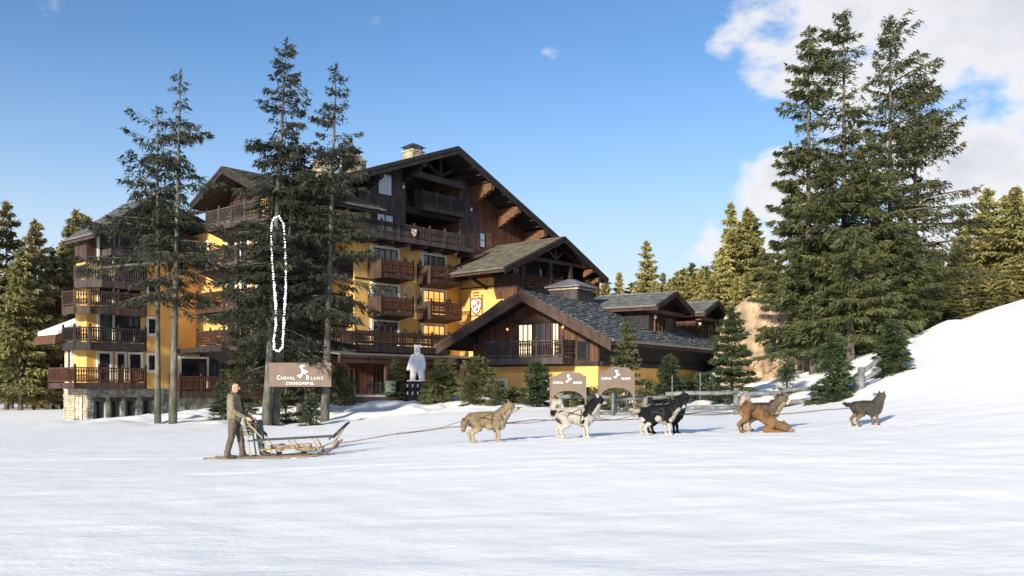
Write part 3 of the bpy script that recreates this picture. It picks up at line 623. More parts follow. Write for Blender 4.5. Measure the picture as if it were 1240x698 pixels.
mb = MB(); mb.hexa([(-20.5, 8.49, 5.7), (-20.2, 7.5, 5.7), (-19.15, 7.5, 5.7), (-19.15, 8.49, 5.7)], [(-20.5, 8.49, 11.0), (-20.2, 7.5, 11.0), (-19.15, 7.5, 11.0), (-19.15, 8.49, 11.0)]); mb.build('glazed_bay', M_WOODB, HT)
for z in (5.9, 8.4): window(HT, Face('F', 7.5), -19.68, z, .85, 2.0, M_GLASSB, None, M_WOODB, 2, 3)
window(HT, C_L, 7.6, 10.6, .8, 1.9, M_GLASSB, M_WHITE, M_WOODB, 1, 1, None, True, .16)
mb = MB(); mb.box(-22.54, -18.5, 8.46, 10.34, 10.35, 11.58); mb.build('timber_storey', M_WOOD, HT)
a = [(-22.4, 8.52, 11.58), (-14.2, 8.52, 11.58), (-14.2, 8.52, 12.9), (-18.8, 8.52, 14.5), (-22.4, 8.52, 11.9)]
mb = MB(); mb.hexa(a, [(x, 10.3, z) for x, y, z in a]); mb.build('gable_wall', M_WOOD, HT)
gable_roof(HT, 'y', -18.8, 15.1, -23.0, 12.0, -13.2, 13.3, 6.2, 10.8, M_SLATE, M_WOODB, .2, (1, 0), fdepth=.45, seed=31)
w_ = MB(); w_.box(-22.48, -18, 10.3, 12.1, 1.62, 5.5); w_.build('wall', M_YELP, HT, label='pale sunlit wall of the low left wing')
window(HT, Face('L', -22.5), 11.0, 3.0, .45, 1.5, M_GLASS, M_WHITE, M_WOODB, 1, 1, None, False, .14)
mb = MB(); mb.slab([(-24.2, 9.4, 5.0), (-21.0, 9.4, 6.4), (-21.0, 13, 6.4), (-24.2, 13, 5.0)], (0, 0, .25)); ro = mb.build('roof', M_WOODR, HT)
mb = MB(); mb.slab([(-24.0, 9.55, 5.33), (-21.0, 9.55, 6.63), (-21.0, 12.9, 6.63), (-24.0, 12.9, 5.33)], (0, 0, .28)); mb.build('roof_snow', M_SNOWP, ro)
mb = MB(); mb.bar((-24.2, 9.3, 4.9), (-22.5, 9.3, 5.62), .1, .35); mb.bar((-24.25, 9.3, 4.85), (-24.25, 13, 4.85), .1, .35); mb.build('fascia_board', M_WOODR, ro)

# ---------------------------------------------------------------- the front chalet
CHT = empty('chalet', (.65, 60.5, 0), R(-33), label='low chalet with slate roof, carved gable balcony and two roof dormers', category='chalet')
cf = lambda s: (7.76-.477*(1.27-s) if s < 1.27 else 7.76-.52*(s-1.27))-.3
mb = MB(); mb.box(-3.9, 5.6, 0, 22, -.3, 3.25); mb.build('wall', M_YEL, CHT, label='ochre ground floor wall')
a = [(-3.9, .02, 3.25), (5.6, .02, 3.25)]+[(s, .02, cf(s)) for s in (5.6, 1.27, -3.9)]
mb = MB(); mb.hexa(a, [(x, 22, z) for x, y, z in a]); mb.build('gable_wall', M_WOODR, CHT)
CF = Face('F', 0)
cladding(CHT, CF, -3.9, 5.6, 3.2, lambda s: cf(s), .01, M_WOODR, .24)
mb = MB(); mb.box(-4.0, 5.7, -.18, .0, 3.05, 3.3); mb.build('sill_beam', M_WOODB, CHT)
gable_roof(CHT, 'y', 1.27, 7.76, -5.5, 4.53, 7.5, 4.52, -2.0, 22, M_SLATE, M_WOOD, .22, (1, 1), fdepth=.72, fm2=M_WOOD, seed=51, row=.34, wr=(.35, .8))
rb = MB()
for q in np.arange(-1.6, 22, .55): rb.bar((6.0, q, cf(6.0)-.02), (7.45, q, cf(7.45)+.03), .12, .14)
rb.build('rafter_end', M_WOODO, CHT, kind='stuff')
balcony(CHT, [(-1.75, -.02), (-1.75, -1.5), (3.95, -1.5), (3.95, -.02)], [], 3.55, 1.05, .42, M_WOODG, None, 0, label='gable balcony of brown turned boards')
window(CHT, CF, .35, 3.6, 1.1, 2.2, M_LITW, None, M_WOODR, 3, 1, ip=.06); window(CHT, CF, 1.6, 3.6, 1.2, 2.2, M_GLASS, None, M_WOODR, 3, 2, ip=.06); window(CHT, CF, 2.62, 3.6, .5, 2.2, M_LITW, None, M_WOODR, 2, 1, ip=.06)
mb = MB(); fbox(mb, CF, -.5, 3.1, .05, .2, 5.85, 6.05); mb.build('lintel', M_WOODB, CHT)
window(CHT, CF, 4.6, 3.4, .8, 1.2, M_GLASS, None, M_WOODB, 1, 1, ip=.06)
for s, z in ((-1.0, 5.5), (3.2, 5.5)): lamp(CHT, CF, s, z, True)
for s in (-3.6, 1.27, 5.9): corbel(CHT, CF, s, cf(s), 1.9, .55, .34, M_WOODB, 3)
mb = MB(); mb.box(-5.3, -3.9, -1.9, -.2, 3.35, 3.6); mb.bar((-3.95, -.15, 3.4), (-3.95, -1.8, 3.4), .25, .3); mb.build('wall_plate', M_WOODB, CHT)
window(CHT, CF, -2.0, .35, 1.5, 1.75, M_GLASS, M_WHITE, M_WOODB, 2, 1, None, False, .16)
window(CHT, CF, 1.6, .5, .9, 1.5, M_GLASS, M_WHITE, M_WOODB, 1, 1, None, False, .16)
CR = Face('R', 5.6)
for t_, lt in ((4.2, 0), (7.2, 1), (11, 0), (15, 0)): window(CHT, CR, t_, .6, 1.1, 1.4, M_GLASS, M_WHITE, M_WOODB, 2, 1, None, False, .16)
mb = MB(); mb.box(5.58, 5.9, 0, 22, 3.0, 3.3); mb.build('wall_plate', M_WOODB, CHT)
mb = MB(); mb.box(5.6, 5.66, .05, 22, 3.3, 5.2); mb.build('shade_boarding', M_WOODB, CHT)  # dark sheet added to stand in for shade under the eave
gable_roof(CHT, 'y', -4.2, 7.9, -6.9, 6.35, -1.8, 6.6, 4.0, 9.0, M_SLATE, M_WOODB, .16, (1, 1), fdepth=.3, seed=90, row=.32)
mb = MB(); mb.box(-6.0, -2.2, 4.6, 9, 2.0, 6.5); mb.build('dormer_wall', M_WOODB, CHT)
# the two dormers
for i, (tcx, hw) in enumerate(((10.3, 3.3), (18.6, 2.9))):
    zr = 8.45; s1 = 5.4
    dz = lambda t: zr-.36*abs(t-tcx)-.22
    a = [(s1, tcx-hw+.9, 4.7), (s1, tcx+hw-.9, 4.7), (s1, tcx+hw-.9, dz(tcx+hw-.9)), (s1, tcx, dz(tcx)), (s1, tcx-hw+.9, dz(tcx-hw+.9))]
    mb = MB(); mb.hexa(a, [(.4, y, z) for x, y, z in a]); mb.build('dormer_wall', M_WOOD, CHT)
    cladding(CHT, Face('F', tcx-hw+.9), .6, 5.4, 5.0, lambda s: dz(tcx-hw+.9)-.02, .0, M_WOODR if i else M_WOODB, .22)
    gable_roof(CHT, 'x', tcx, zr, tcx-hw, zr-.36*hw, tcx+hw, zr-.36*hw, .2, 6.4, M_SLATE, M_WOOD, .18, (1, 0), fdepth=.4, seed=60+i, fend=(0, 1), row=.32, wr=(.35, .8))
    DR = Face('R', s1)
    window(CHT, DR, tcx-.9, 5.2, 1.3, 1.5, M_GLASS, None, M_WOODO, 2, 2); window(CHT, DR, tcx+.9, 5.2, 1.3, 1.5, M_GLASSB, None, M_WOODO, 2, 2)
    mb = MB(); fbox(mb, DR, tcx-hw+.5, tcx+hw-.5, .1, .5, 6.85, 7.1); mb.build('tie_beam', M_WOODO, CHT)
    lamp(CHT, DR, tcx-1.8, 6.6)
# boarded smoke vent with a grey hipped cap
mb = MB(); mb.box(-.6, 1.6, 4.6, 6.8, 6.8, 8.6); vt = mb.build('roof_vent', M_WOODG, CHT)
mb = MB(); mb.hexa([(-.9, 4.3, 8.68), (1.9, 4.3, 8.68), (1.9, 7.1, 8.68), (-.9, 7.1, 8.68)], [(.3, 5.5, 9.25), (.7, 5.5, 9.25), (.7, 5.9, 9.25), (.3, 5.9, 9.25)]); mb.box(-.9, 1.9, 4.3, 7.1, 8.6, 8.68); mb.build('vent_cap', M_ZINC, vt)
mb = MB(); mb.box(-.68, 1.68, 4.52, 6.88, 8.44, 8.56); mb.build('vent_trim', M_STONEW, vt)
# ---------------------------------------------------------------- conifers, rock
rs = np.random.RandomState(5)
def tri_mesh(name, P0, D, Wd, Lh):
    """one needle spray per row: triangle with base centre P0, direction D, width vector Wd"""
    n = len(P0); v = np.empty((n, 3, 3)); v[:, 0] = P0-Wd; v[:, 1] = P0+Wd; v[:, 2] = P0+D*Lh[:, None]
    me = bpy.data.meshes.new(name); me.vertices.add(n*3); me.vertices.foreach_set('co', v.ravel())
    me.loops.add(n*3); me.loops.foreach_set('vertex_index', np.arange(n*3)); me.polygons.add(n)
    me.polygons.foreach_set('loop_start', np.arange(n)*3); me.polygons.foreach_set('loop_total', np.full(n, 3)); me.update(calc_edges=True)
    return me
def unit(a): return a/np.maximum(np.linalg.norm(a, axis=1, keepdims=True), 1e-6)
def conifer(h, rad, seed, bare=.12, nbr=110, leaves=16000, leaf=.34, lw=.05, droop=.25, up=.15, power=.85, gap=.0, lean=(0, 0), trunk=.2, hang=.5, low=1.0, side=None, wave=.0, sub=True, fill=.3, vlo=.5, vhi=1.14):
    """returns (trunk mesh builder, crown mesh). Crown = drooping limbs carrying thousands of needle sprays"""
    r = np.random.RandomState(seed); rr = random.Random(seed)
    tb = MB(); npt = 8; tp = []
    for i in range(npt+1):
        t = i/npt; tp.append((lean[0]*h*t+math.sin(t*3+seed)*.012*h*wave, lean[1]*h*t, h*t*.99-.25*(1-t)))
    tb.tube(tp, [trunk*(1.25 if i == 0 else 1)*(1-i/npt)**.75+.012 for i in range(npt+1)], 8)
    tpa = np.array(tp)
    def trunk_at(t): x = t*npt; i = int(min(x, npt-1)); f = x-i; return tpa[i]*(1-f)+tpa[i+1]*f
    P, D, Wv, Ls = [], [], [], []
    z = r.rand(nbr)**.85; t = bare+(1-bare)*np.sort(z)
    nwh = max(4, int(nbr/7)); t = np.where(r.rand(nbr) < .75, bare+(1-bare)*(np.round((t-bare)/(1-bare)*nwh)/nwh), t)+r.normal(0, .004, nbr); t = np.clip(t, bare*.95, .985)
    lens, segs = [], []
    for k in range(nbr):
        if rr.random() < gap: continue
        tt = (t[k]-bare)/(1-bare)
        prof = (1-tt)**power*(low+(1-low)*min(1, tt/.3))
        L_ = rad*prof*r.uniform(vlo, vhi)+.12
        az = r.uniform(0, 2*math.pi); dx, dy = math.cos(az), math.sin(az)
        if side: L_ *= 1+side[2]*(dx*side[0]+dy*side[1])
        b0 = trunk_at(t[k]); ang = up*(1.6*tt+.1)-.1*(1-tt)
        dr = droop*(1-.6*tt)*r.uniform(.6, 1.3)
        s = np.linspace(0, 1, 6); curve = np.c_[b0[0]+dx*L_*s, b0[1]+dy*L_*s, b0[2]+L_*(ang*s-dr*s*s*1.0+.12*s**4)]
        if sub and L_ > .5: tb.tube(curve[:5].tolist(), [max(.010, .020*L_*(1-q*.85)) for q in s[:5]], 3, False)
        segs.append((curve, L_, dx, dy)); lens.append(L_**1.25)
    lens = np.array(lens); cnt = (lens/lens.sum()*leaves).astype(int)
    for (curve, L_, dx, dy), n in zip(segs, cnt):
        if n < 3: n = 3
        s = r.rand(n)**.75*.92+.08*(L_ > 1); i = np.minimum((s*5).astype(int), 4); f = (s*5-i)[:, None]
        c = curve[i]*(1-f)+curve[i+1]*f
        # side twigs: a few per limb, so that sprays gather into fans with gaps between
        ntw = max(3, int(L_*5)); tw = np.sort(r.rand(ntw)); tw_i = np.abs(s[:, None]-tw[None]).argmin(1); sd = np.where((tw_i % 2) == 0, 1, -1)*1.0
        w = r.rand(n)*(.42*L_*(1-.75*s)+.10)
        cc = c.copy(); sdv = np.c_[-dy*sd, dx*sd, np.zeros(n)]; out = np.array([dx, dy, 0])
        cc += sdv*w[:, None]+out*(w*.55)[:, None]; cc[:, 2] -= w*w*.28+r.rand(n)*.10*hang+w*.10
        cc += r.normal(0, .035, (n, 3))
        d = unit(sdv*r.uniform(.1, 1, (n, 1))+out*r.uniform(.25, 1.1, (n, 1))+np.c_[np.zeros(n), np.zeros(n), -hang*r.uniform(.1, 1.5, n)+.12]+r.normal(0, .22, (n, 3)))
        q = unit(np.cross(d, r.normal(0, 1, (n, 3))+np.array([0, 0, .8])))
        P.append(cc); D.append(d); Wv.append(q*(lw*r.uniform(.6, 1.4, (n, 1)))); Ls.append(leaf*r.uniform(.5, 1.25, n)*(.55+.45*min(1, L_/rad*2)))
    # inner fill near the stem and the leader
    n = int(leaves*fill*.25); tt = r.rand(n)**.8; zt = bare+(1-bare)*tt
    rad_i = rad*(1-tt)**power*.45*r.rand(n)**.6; a = r.rand(n)*2*math.pi; base = np.array([trunk_at(q) for q in zt]) if n else np.zeros((0, 3))
    if n:
        P.append(base+np.c_[np.cos(a)*rad_i, np.sin(a)*rad_i, -rad_i*.1]); d = unit(np.c_[np.cos(a), np.sin(a), r.uniform(-.8, .3, n)]); D.append(d)
        Wv.append(unit(np.cross(d, r.normal(0, 1, (n, 3))))*lw); Ls.append(leaf*r.uniform(.4, 1, n))
    n = 40; tt = 1-r.rand(n)*.05; a = r.rand(n)*2*math.pi; base = np.array([trunk_at(q) for q in tt]); P.append(base); d = unit(np.c_[np.cos(a)*.7, np.sin(a)*.7, r.uniform(.1, 1.2, n)]); D.append(d)
    Wv.append(unit(np.cross(d, r.normal(0, 1, (n, 3))))*lw*.8); Ls.append(np.full(n, leaf*.7))
    return tb, tri_mesh('crown', np.concatenate(P), np.concatenate(D), np.concatenate(Wv), np.concatenate(Ls))
def tree(name, px, py, d, ptop, rad, seed, lm, label, group=None, cat='tree', bark=None, sink=.15, **kw):
    p = at(px, py, d); zg = gz(p.x, p.y); h = CH+(HY-ptop)*d/F-zg
    e = empty(name, (p.x, p.y, zg), 0, label=label, category=cat)
    if group: e['group'] = group
    tb, cm_ = conifer(h, rad, seed, **kw)
    a = tb.build('trunk', bark or M_BARK, e, True); b = link('crown', cm_, lm, e)
    KIDS[e.name] = [a, b]; e['h'] = h
    return e
big = dict(nbr=150, leaf=.30, lw=.042, trunk=.2)
# the tall spruces in front of the hotel
tree('spruce_tree', 209, 511, 45, 80, 2.7, 101, L_DARK, 'tall open spruce with bare lower trunk, right of the leftmost pair', 'tall dark spruces in front of the hotel', bark=M_BARKG, bare=.34, leaves=7500, gap=.12, vlo=.3, vhi=1.25, droop=.30, up=.25, power=.72, hang=1.1, lean=(.022, 0), **{**big, 'trunk': .18, 'nbr': 100, 'lw': .034}, fill=.06)
tree('spruce_tree', 191, 510, 46, 126, 3.4, 102, L_DARK, 'thin spruce with wide ragged limbs, left one of the pair before the pavilion', 'tall dark spruces in front of the hotel', bark=M_BARKG, bare=.36, leaves=8500, gap=.12, vlo=.3, vhi=1.25, droop=.22, up=.3, power=.62, hang=1.1, side=(-1, 0, .35), **{**big, 'trunk': .15, 'nbr': 90, 'lw': .034}, fill=.06)
tree('spruce_tree', 322, 516, 43, 42, 3.1, 103, L_DARK, 'tallest dark spruce behind the hanging loop of white lights', 'tall dark spruces in front of the hotel', bark=M_BARKG, bare=.26, leaves=14000, vlo=.3, vhi=1.2, droop=.34, up=.2, power=.74, hang=1.0, lean=(.052, 0), low=.75, **{**big, 'trunk': .20, 'nbr': 150, 'lw': .036}, fill=.08)
tree('spruce_tree', 332, 516, 43.6, 165, 2.7, 104, L_DARK, 'shorter spruce whose trunk carries the left end of the hotel sign', 'tall dark spruces in front of the hotel', bark=M_BARKG, bare=.30, leaves=9500, vlo=.35, droop=.32, up=.2, power=.55, hang=1.0, lean=(.075, 0), **{**big, 'trunk': .19}, fill=.2)
tree('spruce_tree', 393, 513, 43.6, 73, 2.7, 105, L_DARK, 'tall pointed spruce whose grey trunk carries the right end of the hotel sign', 'tall dark spruces in front of the hotel', bark=M_BARKG, bare=.24, leaves=12000, vlo=.3, vhi=1.2, droop=.34, up=.25, power=.72, hang=1.0, lean=(.032, 0), **{**big, 'trunk': .18, 'nbr': 135, 'lw': .036}, fill=.08)
tree('spruce_tree', 364, 498, 47, 225, 2.8, 106, L_DARK, 'dense drooping spruce filling the gap between the sign trunks', 'tall dark spruces in front of the hotel', bare=.16, leaves=14500, droop=.36, power=.5, hang=1.0, **{**big, 'nbr': 170}, fill=.4)
# the large group on the right
G = 'tall brown-green spruces on the right'
for i, (px, py, d, pt, rad, sd, kw, lab) in enumerate((
    (979, 474, 50, 28, 2.0, 201, dict(power=.42), 'slim pointed spruce, leftmost of the tall right-hand group'),
    (1022, 470, 51, 8, 2.6, 202, dict(power=.46), 'highest spruce of the whole picture, in the middle of the right-hand group'),
    (1078, 462, 53, 18, 3.2, 203, dict(power=.50, side=(1, 0, .5), up=.5), 'broad spruce with long limbs reaching right over the snow slope'),
    (1108, 440, 55, 95, 3.1, 204, dict(power=.5, side=(1, 0, .4), up=.5, gap=.25, leaves=11000), 'thin browned spruce, rightmost of the tall group'),
    (1000, 470, 47, 190, 2.1, 205, dict(power=.55), 'bushy spruce standing in front of the tall group'),
    (1052, 462, 49, 165, 2.2, 206, dict(power=.55), 'bushy spruce between the highest spruce and the broad one'),
    (958, 468, 53, 215, 2.0, 207, dict(power=.62, side=(-1, 0, .3)), 'lower spruce with upturned dark limbs on the left of the tall group'),
    (1030, 465, 45, 275, 2.8, 208, dict(power=.5), 'low dark spruce whose skirt covers the trunks of the tall group'),
    (1088, 446, 49, 285, 2.7, 209, dict(power=.5), 'low olive spruce below the limbs that reach right'),
    (985, 470, 48, 300, 2.5, 210, dict(power=.5), 'dark skirted spruce right above the rocks'))):
    tree('spruce_tree', px, py, d, pt, rad, sd, L_BROWN if sd == 204 else L_BIG, lab, G, bark=M_BARK, bare=.16 if pt < 200 else .20, vlo=.35, vhi=1.25, **{'leaves': 16000 if pt < 200 else 13000, **{k_: v_ for k_, v_ in kw.items() if k_ == 'leaves'}}, droop=.30, hang=.8, fill=.25, **{**big, 'nbr': 150 if pt < 200 else 110, 'leaf': .30, 'lw': .045, 'up': .3, **{k_: v_ for k_, v_ in kw.items() if k_ != 'leaves'}})
# young firs round the chalet and on the slope
for i, (px, py, d, pt, rad, lm, lab, kw) in enumerate((
    (886, 494, 42, 372, 1.5, L_YOUNG, 'bluish fir with layered limbs in front of the rocks at the end of the chalet', dict(bare=.05, leaves=20000)),
    (760, 495, 41, 390, .95, L_BUSH, 'pale young fir with a long bare leader before the chalet eave', dict(bare=.05, leaves=9000)),
    (812, 492, 43, 428, .85, L_YOUNG, 'small dark blue-green fir below the chalet eave', dict(bare=.04, leaves=7000)),
    (1008, 487, 33, 404, .80, L_YOUNG, 'green fir beside the log fence with a dry pale tip', dict(bare=.03, leaves=12000)),
    (1080, 450, 35, 388, .80, L_YOUNG, 'dense little fir standing alone on the crest of the snow slope', dict(bare=.03, leaves=11000)),
    (953, 490, 40, 432, .55, L_YOUNG, 'sparse spindly sapling before the rocks', dict(bare=.05, leaves=1800)),
    (376, 515, 41, 478, .42, L_YOUNG, 'knee-high fir in the snow under the hotel sign', dict(bare=.03, leaves=2200)),
    (346, 508, 45, 425, 1.1, L_YOUNG, 'dark little fir filling the shade between the trunks under the sign', dict(bare=.03, leaves=9000)),
    (294, 500, 49, 375, 1.25, L_BUSH, 'yellowish fir rising behind the standing man', dict(bare=.04, leaves=10000)),
    (268, 503, 47, 462, .55, L_YOUNG, 'tiny fir at the back of the standing man', dict(bare=.03, leaves=2200)),
    (412, 500, 50, 440, .9, L_BUSH, 'small fir against the terrace railing', dict(bare=.04, leaves=4500)),
    (538, 489, 50, 434, 1.25, L_BUSH, 'round bushy pine beside the white bear sculpture', dict(bare=.02, leaves=11000, power=.55)),
    (578, 492, 48, 432, 1.15, L_BUSH, 'bushy pine with a thin tip against the chalet corner', dict(bare=.02, leaves=10000, power=.5)),
    (652, 497, 45, 438, .95, L_YOUNG, 'dark fir left of the two arched signs', dict(bare=.02, leaves=9000, power=.6)),
    (688, 499, 44, 462, .8, L_BUSH, 'low pine behind the left arched sign', dict(bare=.02, leaves=5000, power=.5)),
    (735, 499, 43, 468, .85, L_BUSH, 'low pine behind the right arched sign', dict(bare=.02, leaves=5000, power=.5)),
    (606, 491, 47, 462, .45, L_BUSH, 'wispy sapling under the chalet window', dict(bare=.05, leaves=1500)),
    (625, 492, 50, 470, .7, L_BUSH, 'low bush below the chalet balcony, left of the dark fir', dict(bare=.02, leaves=3500, power=.5)),
    (712, 497, 47, 470, .8, L_YOUNG, 'low dark bush between the two arched signs', dict(bare=.02, leaves=4000, power=.5)),
    (785, 493, 48, 462, .8, L_BUSH, 'low bush right of the pale young fir', dict(bare=.02, leaves=4000, power=.5)),
    (835, 492, 47, 458, .85, L_YOUNG, 'low dark bush against the last ochre wall of the chalet', dict(bare=.02, leaves=4500, power=.5)),
    (855, 494, 44, 452, .8, L_YOUNG, 'low spreading fir between the chalet end and the fence', dict(bare=.02, leaves=5000, power=.5)),
    (481, 468, 57, 432, .75, L_BUSH, 'potted fir on the terrace by the bear sculpture', dict(bare=.03, leaves=5000, power=.6)))):
    e = tree('young_fir', px, py, d, pt, rad, 300+i, lm, lab, 'young firs planted round the hotel', droop=.16, up=.30, hang=.3, trunk=.05, leaf=.17, lw=.026, nbr=90, fill=.5, sub=False, **{'power': .8, **kw})
    if px == 481:
        TERR_FIR = e
# forest behind: five grown trees, copied
protos = []
FG = 'forest trees behind the hotel'
LEFTS = [(8, 243, 92), (25, 300, 85), (43, 266, 88), (93, 254, 96), (84, 270, 92), (106, 262, 98), (64, 300, 90), (-12, 262, 90), (120, 300, 104), (52, 330, 100), (14, 330, 97), (75, 330, 99), (32, 355, 104), (134, 330, 108), (-30, 280, 95)]
MIDS = [(783, 291, 104), (750, 330, 110), (733, 338, 108), (765, 342, 112), (815, 338, 104), (828, 325, 98), (838, 318, 106), (852, 322, 100), (868, 316, 96), (885, 245, 92), (905, 252, 96), (896, 268, 90), (914, 262, 99), (925, 300, 94), (943, 318, 90), (876, 300, 88), (860, 345, 86), (840, 352, 92), (905, 330, 84), (930, 345, 82), (800, 350, 108), (718, 345, 112), (960, 330, 84), (890, 350, 90), (912, 365, 76), (948, 360, 74)]
MIDS += [(793, 340, 100), (803, 330, 102), (820, 328, 96), (834, 340, 92), (849, 326, 90), (862, 338, 86), (878, 322, 92), (893, 335, 80), (926, 335, 78), (812, 338, 100), (826, 345, 98), (842, 330, 96), (856, 322, 94), (902, 345, 84), (918, 350, 82), (940, 350, 80), (868, 350, 88), (808, 345, 112), (822, 350, 108), (845, 335, 110), (858, 330, 112), (870, 345, 96), (882, 330, 104), (898, 320, 108), (910, 310, 112), (920, 330, 100), (934, 325, 106), (950, 335, 100), (962, 318, 98), (787, 330, 114), (774, 345, 112), (880, 362, 84), (930, 368, 72), (958, 372, 68)]
RIGHTS = [(1158, 300, 76), (1172, 292, 82), (1196, 228, 78), (1217, 236, 82), (1231, 226, 76), (1247, 235, 80), (1264, 230, 76), (1140, 325, 70), (1120, 335, 74), (1183, 318, 70), (1208, 320, 68), (1228, 310, 66), (1160, 345, 66), (1132, 352, 64), (1106, 355, 66), (1190, 352, 62), (1250, 300, 66), (1285, 250, 78), (1218, 345, 60), (1146, 368, 60), (1075, 340, 72), (1050, 350, 74), (1020, 345, 76), (1000, 350, 72), (975, 352, 70), (1118, 378, 58)]
rj = random.Random(3)
def bgtree(px, pt, d, lm, k, label):
    if len(protos) < 5:
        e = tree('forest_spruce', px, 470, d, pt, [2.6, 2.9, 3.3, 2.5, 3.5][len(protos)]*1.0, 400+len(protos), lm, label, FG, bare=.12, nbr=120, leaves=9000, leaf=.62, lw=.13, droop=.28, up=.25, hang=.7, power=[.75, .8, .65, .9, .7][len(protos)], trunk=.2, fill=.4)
        protos.append(e); return e
    src = protos[k % 5]; p = at(px, 470, d); zg = gz(p.x, p.y); h = CH+(HY-pt)*d/F-zg; s = h/src['h']; sw = min(1.35, max(.75, s**.5))*rj.uniform(.85, 1.15)
    r = src.copy(); COL.objects.link(r); r.location = (p.x, p.y, zg); r.rotation_euler = (0, 0, rj.uniform(0, 6.28)); r.scale = (sw, sw, s); r['label'] = label
    for ch in KIDS[src.name]:
        c = ch.copy(); COL.objects.link(c); c.parent = r
        if ch.name.startswith('crown') and lm != ch.data.materials[0]:
            c.material_slots[0].link = 'OBJECT'; c.material_slots[0].material = lm
    return r
def rank(lst): return sorted(range(len(lst)), key=lambda i: lst[i][0])
def ordinal(n):
    w = ['first', 'second', 'third', 'fourth', 'fifth', 'sixth', 'seventh', 'eighth', 'ninth', 'tenth', 'eleventh', 'twelfth', 'thirteenth', 'fourteenth', 'fifteenth', 'sixteenth', 'seventeenth', 'eighteenth', 'nineteenth', 'twentieth', 'twenty-first', 'twenty-second', 'twenty-third', 'twenty-fourth', 'twenty-fifth', 'twenty-sixth', 'twenty-seventh']+['twenty-eighth', 'twenty-ninth', 'thirtieth']+['thirty-'+q for q in ('first', 'second', 'third', 'fourth', 'fifth', 'sixth', 'seventh', 'eighth', 'ninth')]+[a_ if b_ == 0 else c_+'-'+('', 'first', 'second', 'third', 'fourth', 'fifth', 'sixth', 'seventh', 'eighth', 'ninth')[b_] for a_, c_ in (('fortieth', 'forty'), ('fiftieth', 'fifty'), ('sixtieth', 'sixty')) for b_ in range(10)]
    return w[n]
k = 0
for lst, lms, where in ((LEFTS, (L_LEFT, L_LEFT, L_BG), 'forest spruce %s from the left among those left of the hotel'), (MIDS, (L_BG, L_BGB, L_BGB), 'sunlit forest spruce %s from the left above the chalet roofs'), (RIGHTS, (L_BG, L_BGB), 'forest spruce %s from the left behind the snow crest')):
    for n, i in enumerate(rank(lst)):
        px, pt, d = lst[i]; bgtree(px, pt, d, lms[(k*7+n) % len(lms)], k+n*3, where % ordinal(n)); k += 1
# the wood farther back, which reads as one mass
src = [KIDS[p.name][1].data for p in protos]
P_, n_ = [], 0
def wood(name, spots, lm):
    V_, off = [], 0
    for (x, y, s, a, j) in spots:
        me = src[j % 5]; c = np.empty(len(me.vertices)*3); me.vertices.foreach_get('co', c); c = c.reshape(-1, 3, 3)[::3].reshape(-1, 3)
        ca, sa = math.cos(a), math.sin(a); q = np.c_[(c[:, 0]*ca-c[:, 1]*sa), (c[:, 0]*sa+c[:, 1]*ca), c[:, 2]]
        cen = q.reshape(-1, 3, 3).mean(1, keepdims=True); q = ((q.reshape(-1, 3, 3)-cen)*1.7+cen).reshape(-1, 3)
        V_.append(q*s+np.array([x, y, gz(x, y)]))
    v = np.concatenate(V_); n = len(v)//3; me = bpy.data.meshes.new(name); me.vertices.add(n*3); me.vertices.foreach_set('co', v.ravel()); me.loops.add(n*3); me.loops.foreach_set('vertex_index', np.arange(n*3)); me.polygons.add(n)
    me.polygons.foreach_set('loop_start', np.arange(n)*3); me.polygons.foreach_set('loop_total', np.full(n, 3)); me.update(calc_edges=True)
    o = link(name, me, lm); o['kind'] = 'stuff'; o['label'] = 'far spruce wood closing the view behind the hotel'; o['category'] = 'wood'; return o
sp = []
for i in range(210):
    y = rj.uniform(112, 190); f_ = rj.choice([(-.62, -.38), (-.62, -.38), (.06, .34), (.3, .62), (.3, .62)]); x = rj.uniform(*f_)*y
    sp.append((x, y, rj.uniform(.6, .9)*(.62 if -.05 < x/y < .2 else 1), rj.uniform(0, 6.28), i))
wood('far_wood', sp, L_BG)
# rocks
def boulder(x, y, z, s, seed, label, flat=(1, 1, 1)):
    bm = bmesh.new(); bmesh.ops.create_icosphere(bm, subdivisions=5, radius=1); r = np.random.RandomState(seed); pl = unit(r.normal(0, 1, (46, 3))); dd_ = r.uniform(.66, 1.0, 46)
    for v in bm.verts:
        c = np.array(v.co); k_ = pl@c; m_ = np.where(k_ > 1e-3, dd_/np.maximum(k_, 1e-3), 9).min(); f = min(1, m_); n_ = float(vnoise(c[0]*3+seed, c[1]*3+c[2]*2, seed))*.16-.10*(abs(float(vnoise(c[0]*5+seed, c[2]*1.3+c[1]*4, seed+3))-.5) < .05)
        v.co = Vector((c*f*(.92+n_)).tolist())
        v.co.x *= s*flat[0]; v.co.y *= s*flat[1]; v.co.z *= s*flat[2]
    me = bpy.data.meshes.new('boulder'); bm.to_mesh(me); bm.free(); o = link('boulder', me, M_ROCK, label=label, category='rock', group='pinkish rocks beyond the chalet'); o.location = (x, y, z); o.rotation_euler = (0, 0, seed)
for px, py, d, s, sd, fl, lab in ((914, 420, 58, 3.0, 1, (.8, 1, 1.15), 'tallest smooth pale rock face at the end of the chalet'), (940, 440, 57, 2.4, 2, (1.1, 1, .9), 'broken reddish rock right of the tall smooth one'), (921, 460, 57, 1.5, 3, (1.3, 1, .6), 'low rock slab at the foot of the outcrop'),
    (958, 425, 62, 2.0, 4, (1.2, 1, .8), 'dark capped rock under the spruce skirts'), (896, 445, 62, 1.8, 5, (1, 1, 1.2), 'pale rock half hidden by the bluish fir'), (985, 432, 62, 1.6, 6, (1.5, 1, .6), 'rightmost rock of the outcrop, behind the trunks'), (948, 402, 64, 1.5, 7, (1.4, 1, .7), 'upper rock ledge among the needles')):
    p = at(px, py, d); boulder(p.x, p.y, p.z, s, sd, lab, fl)
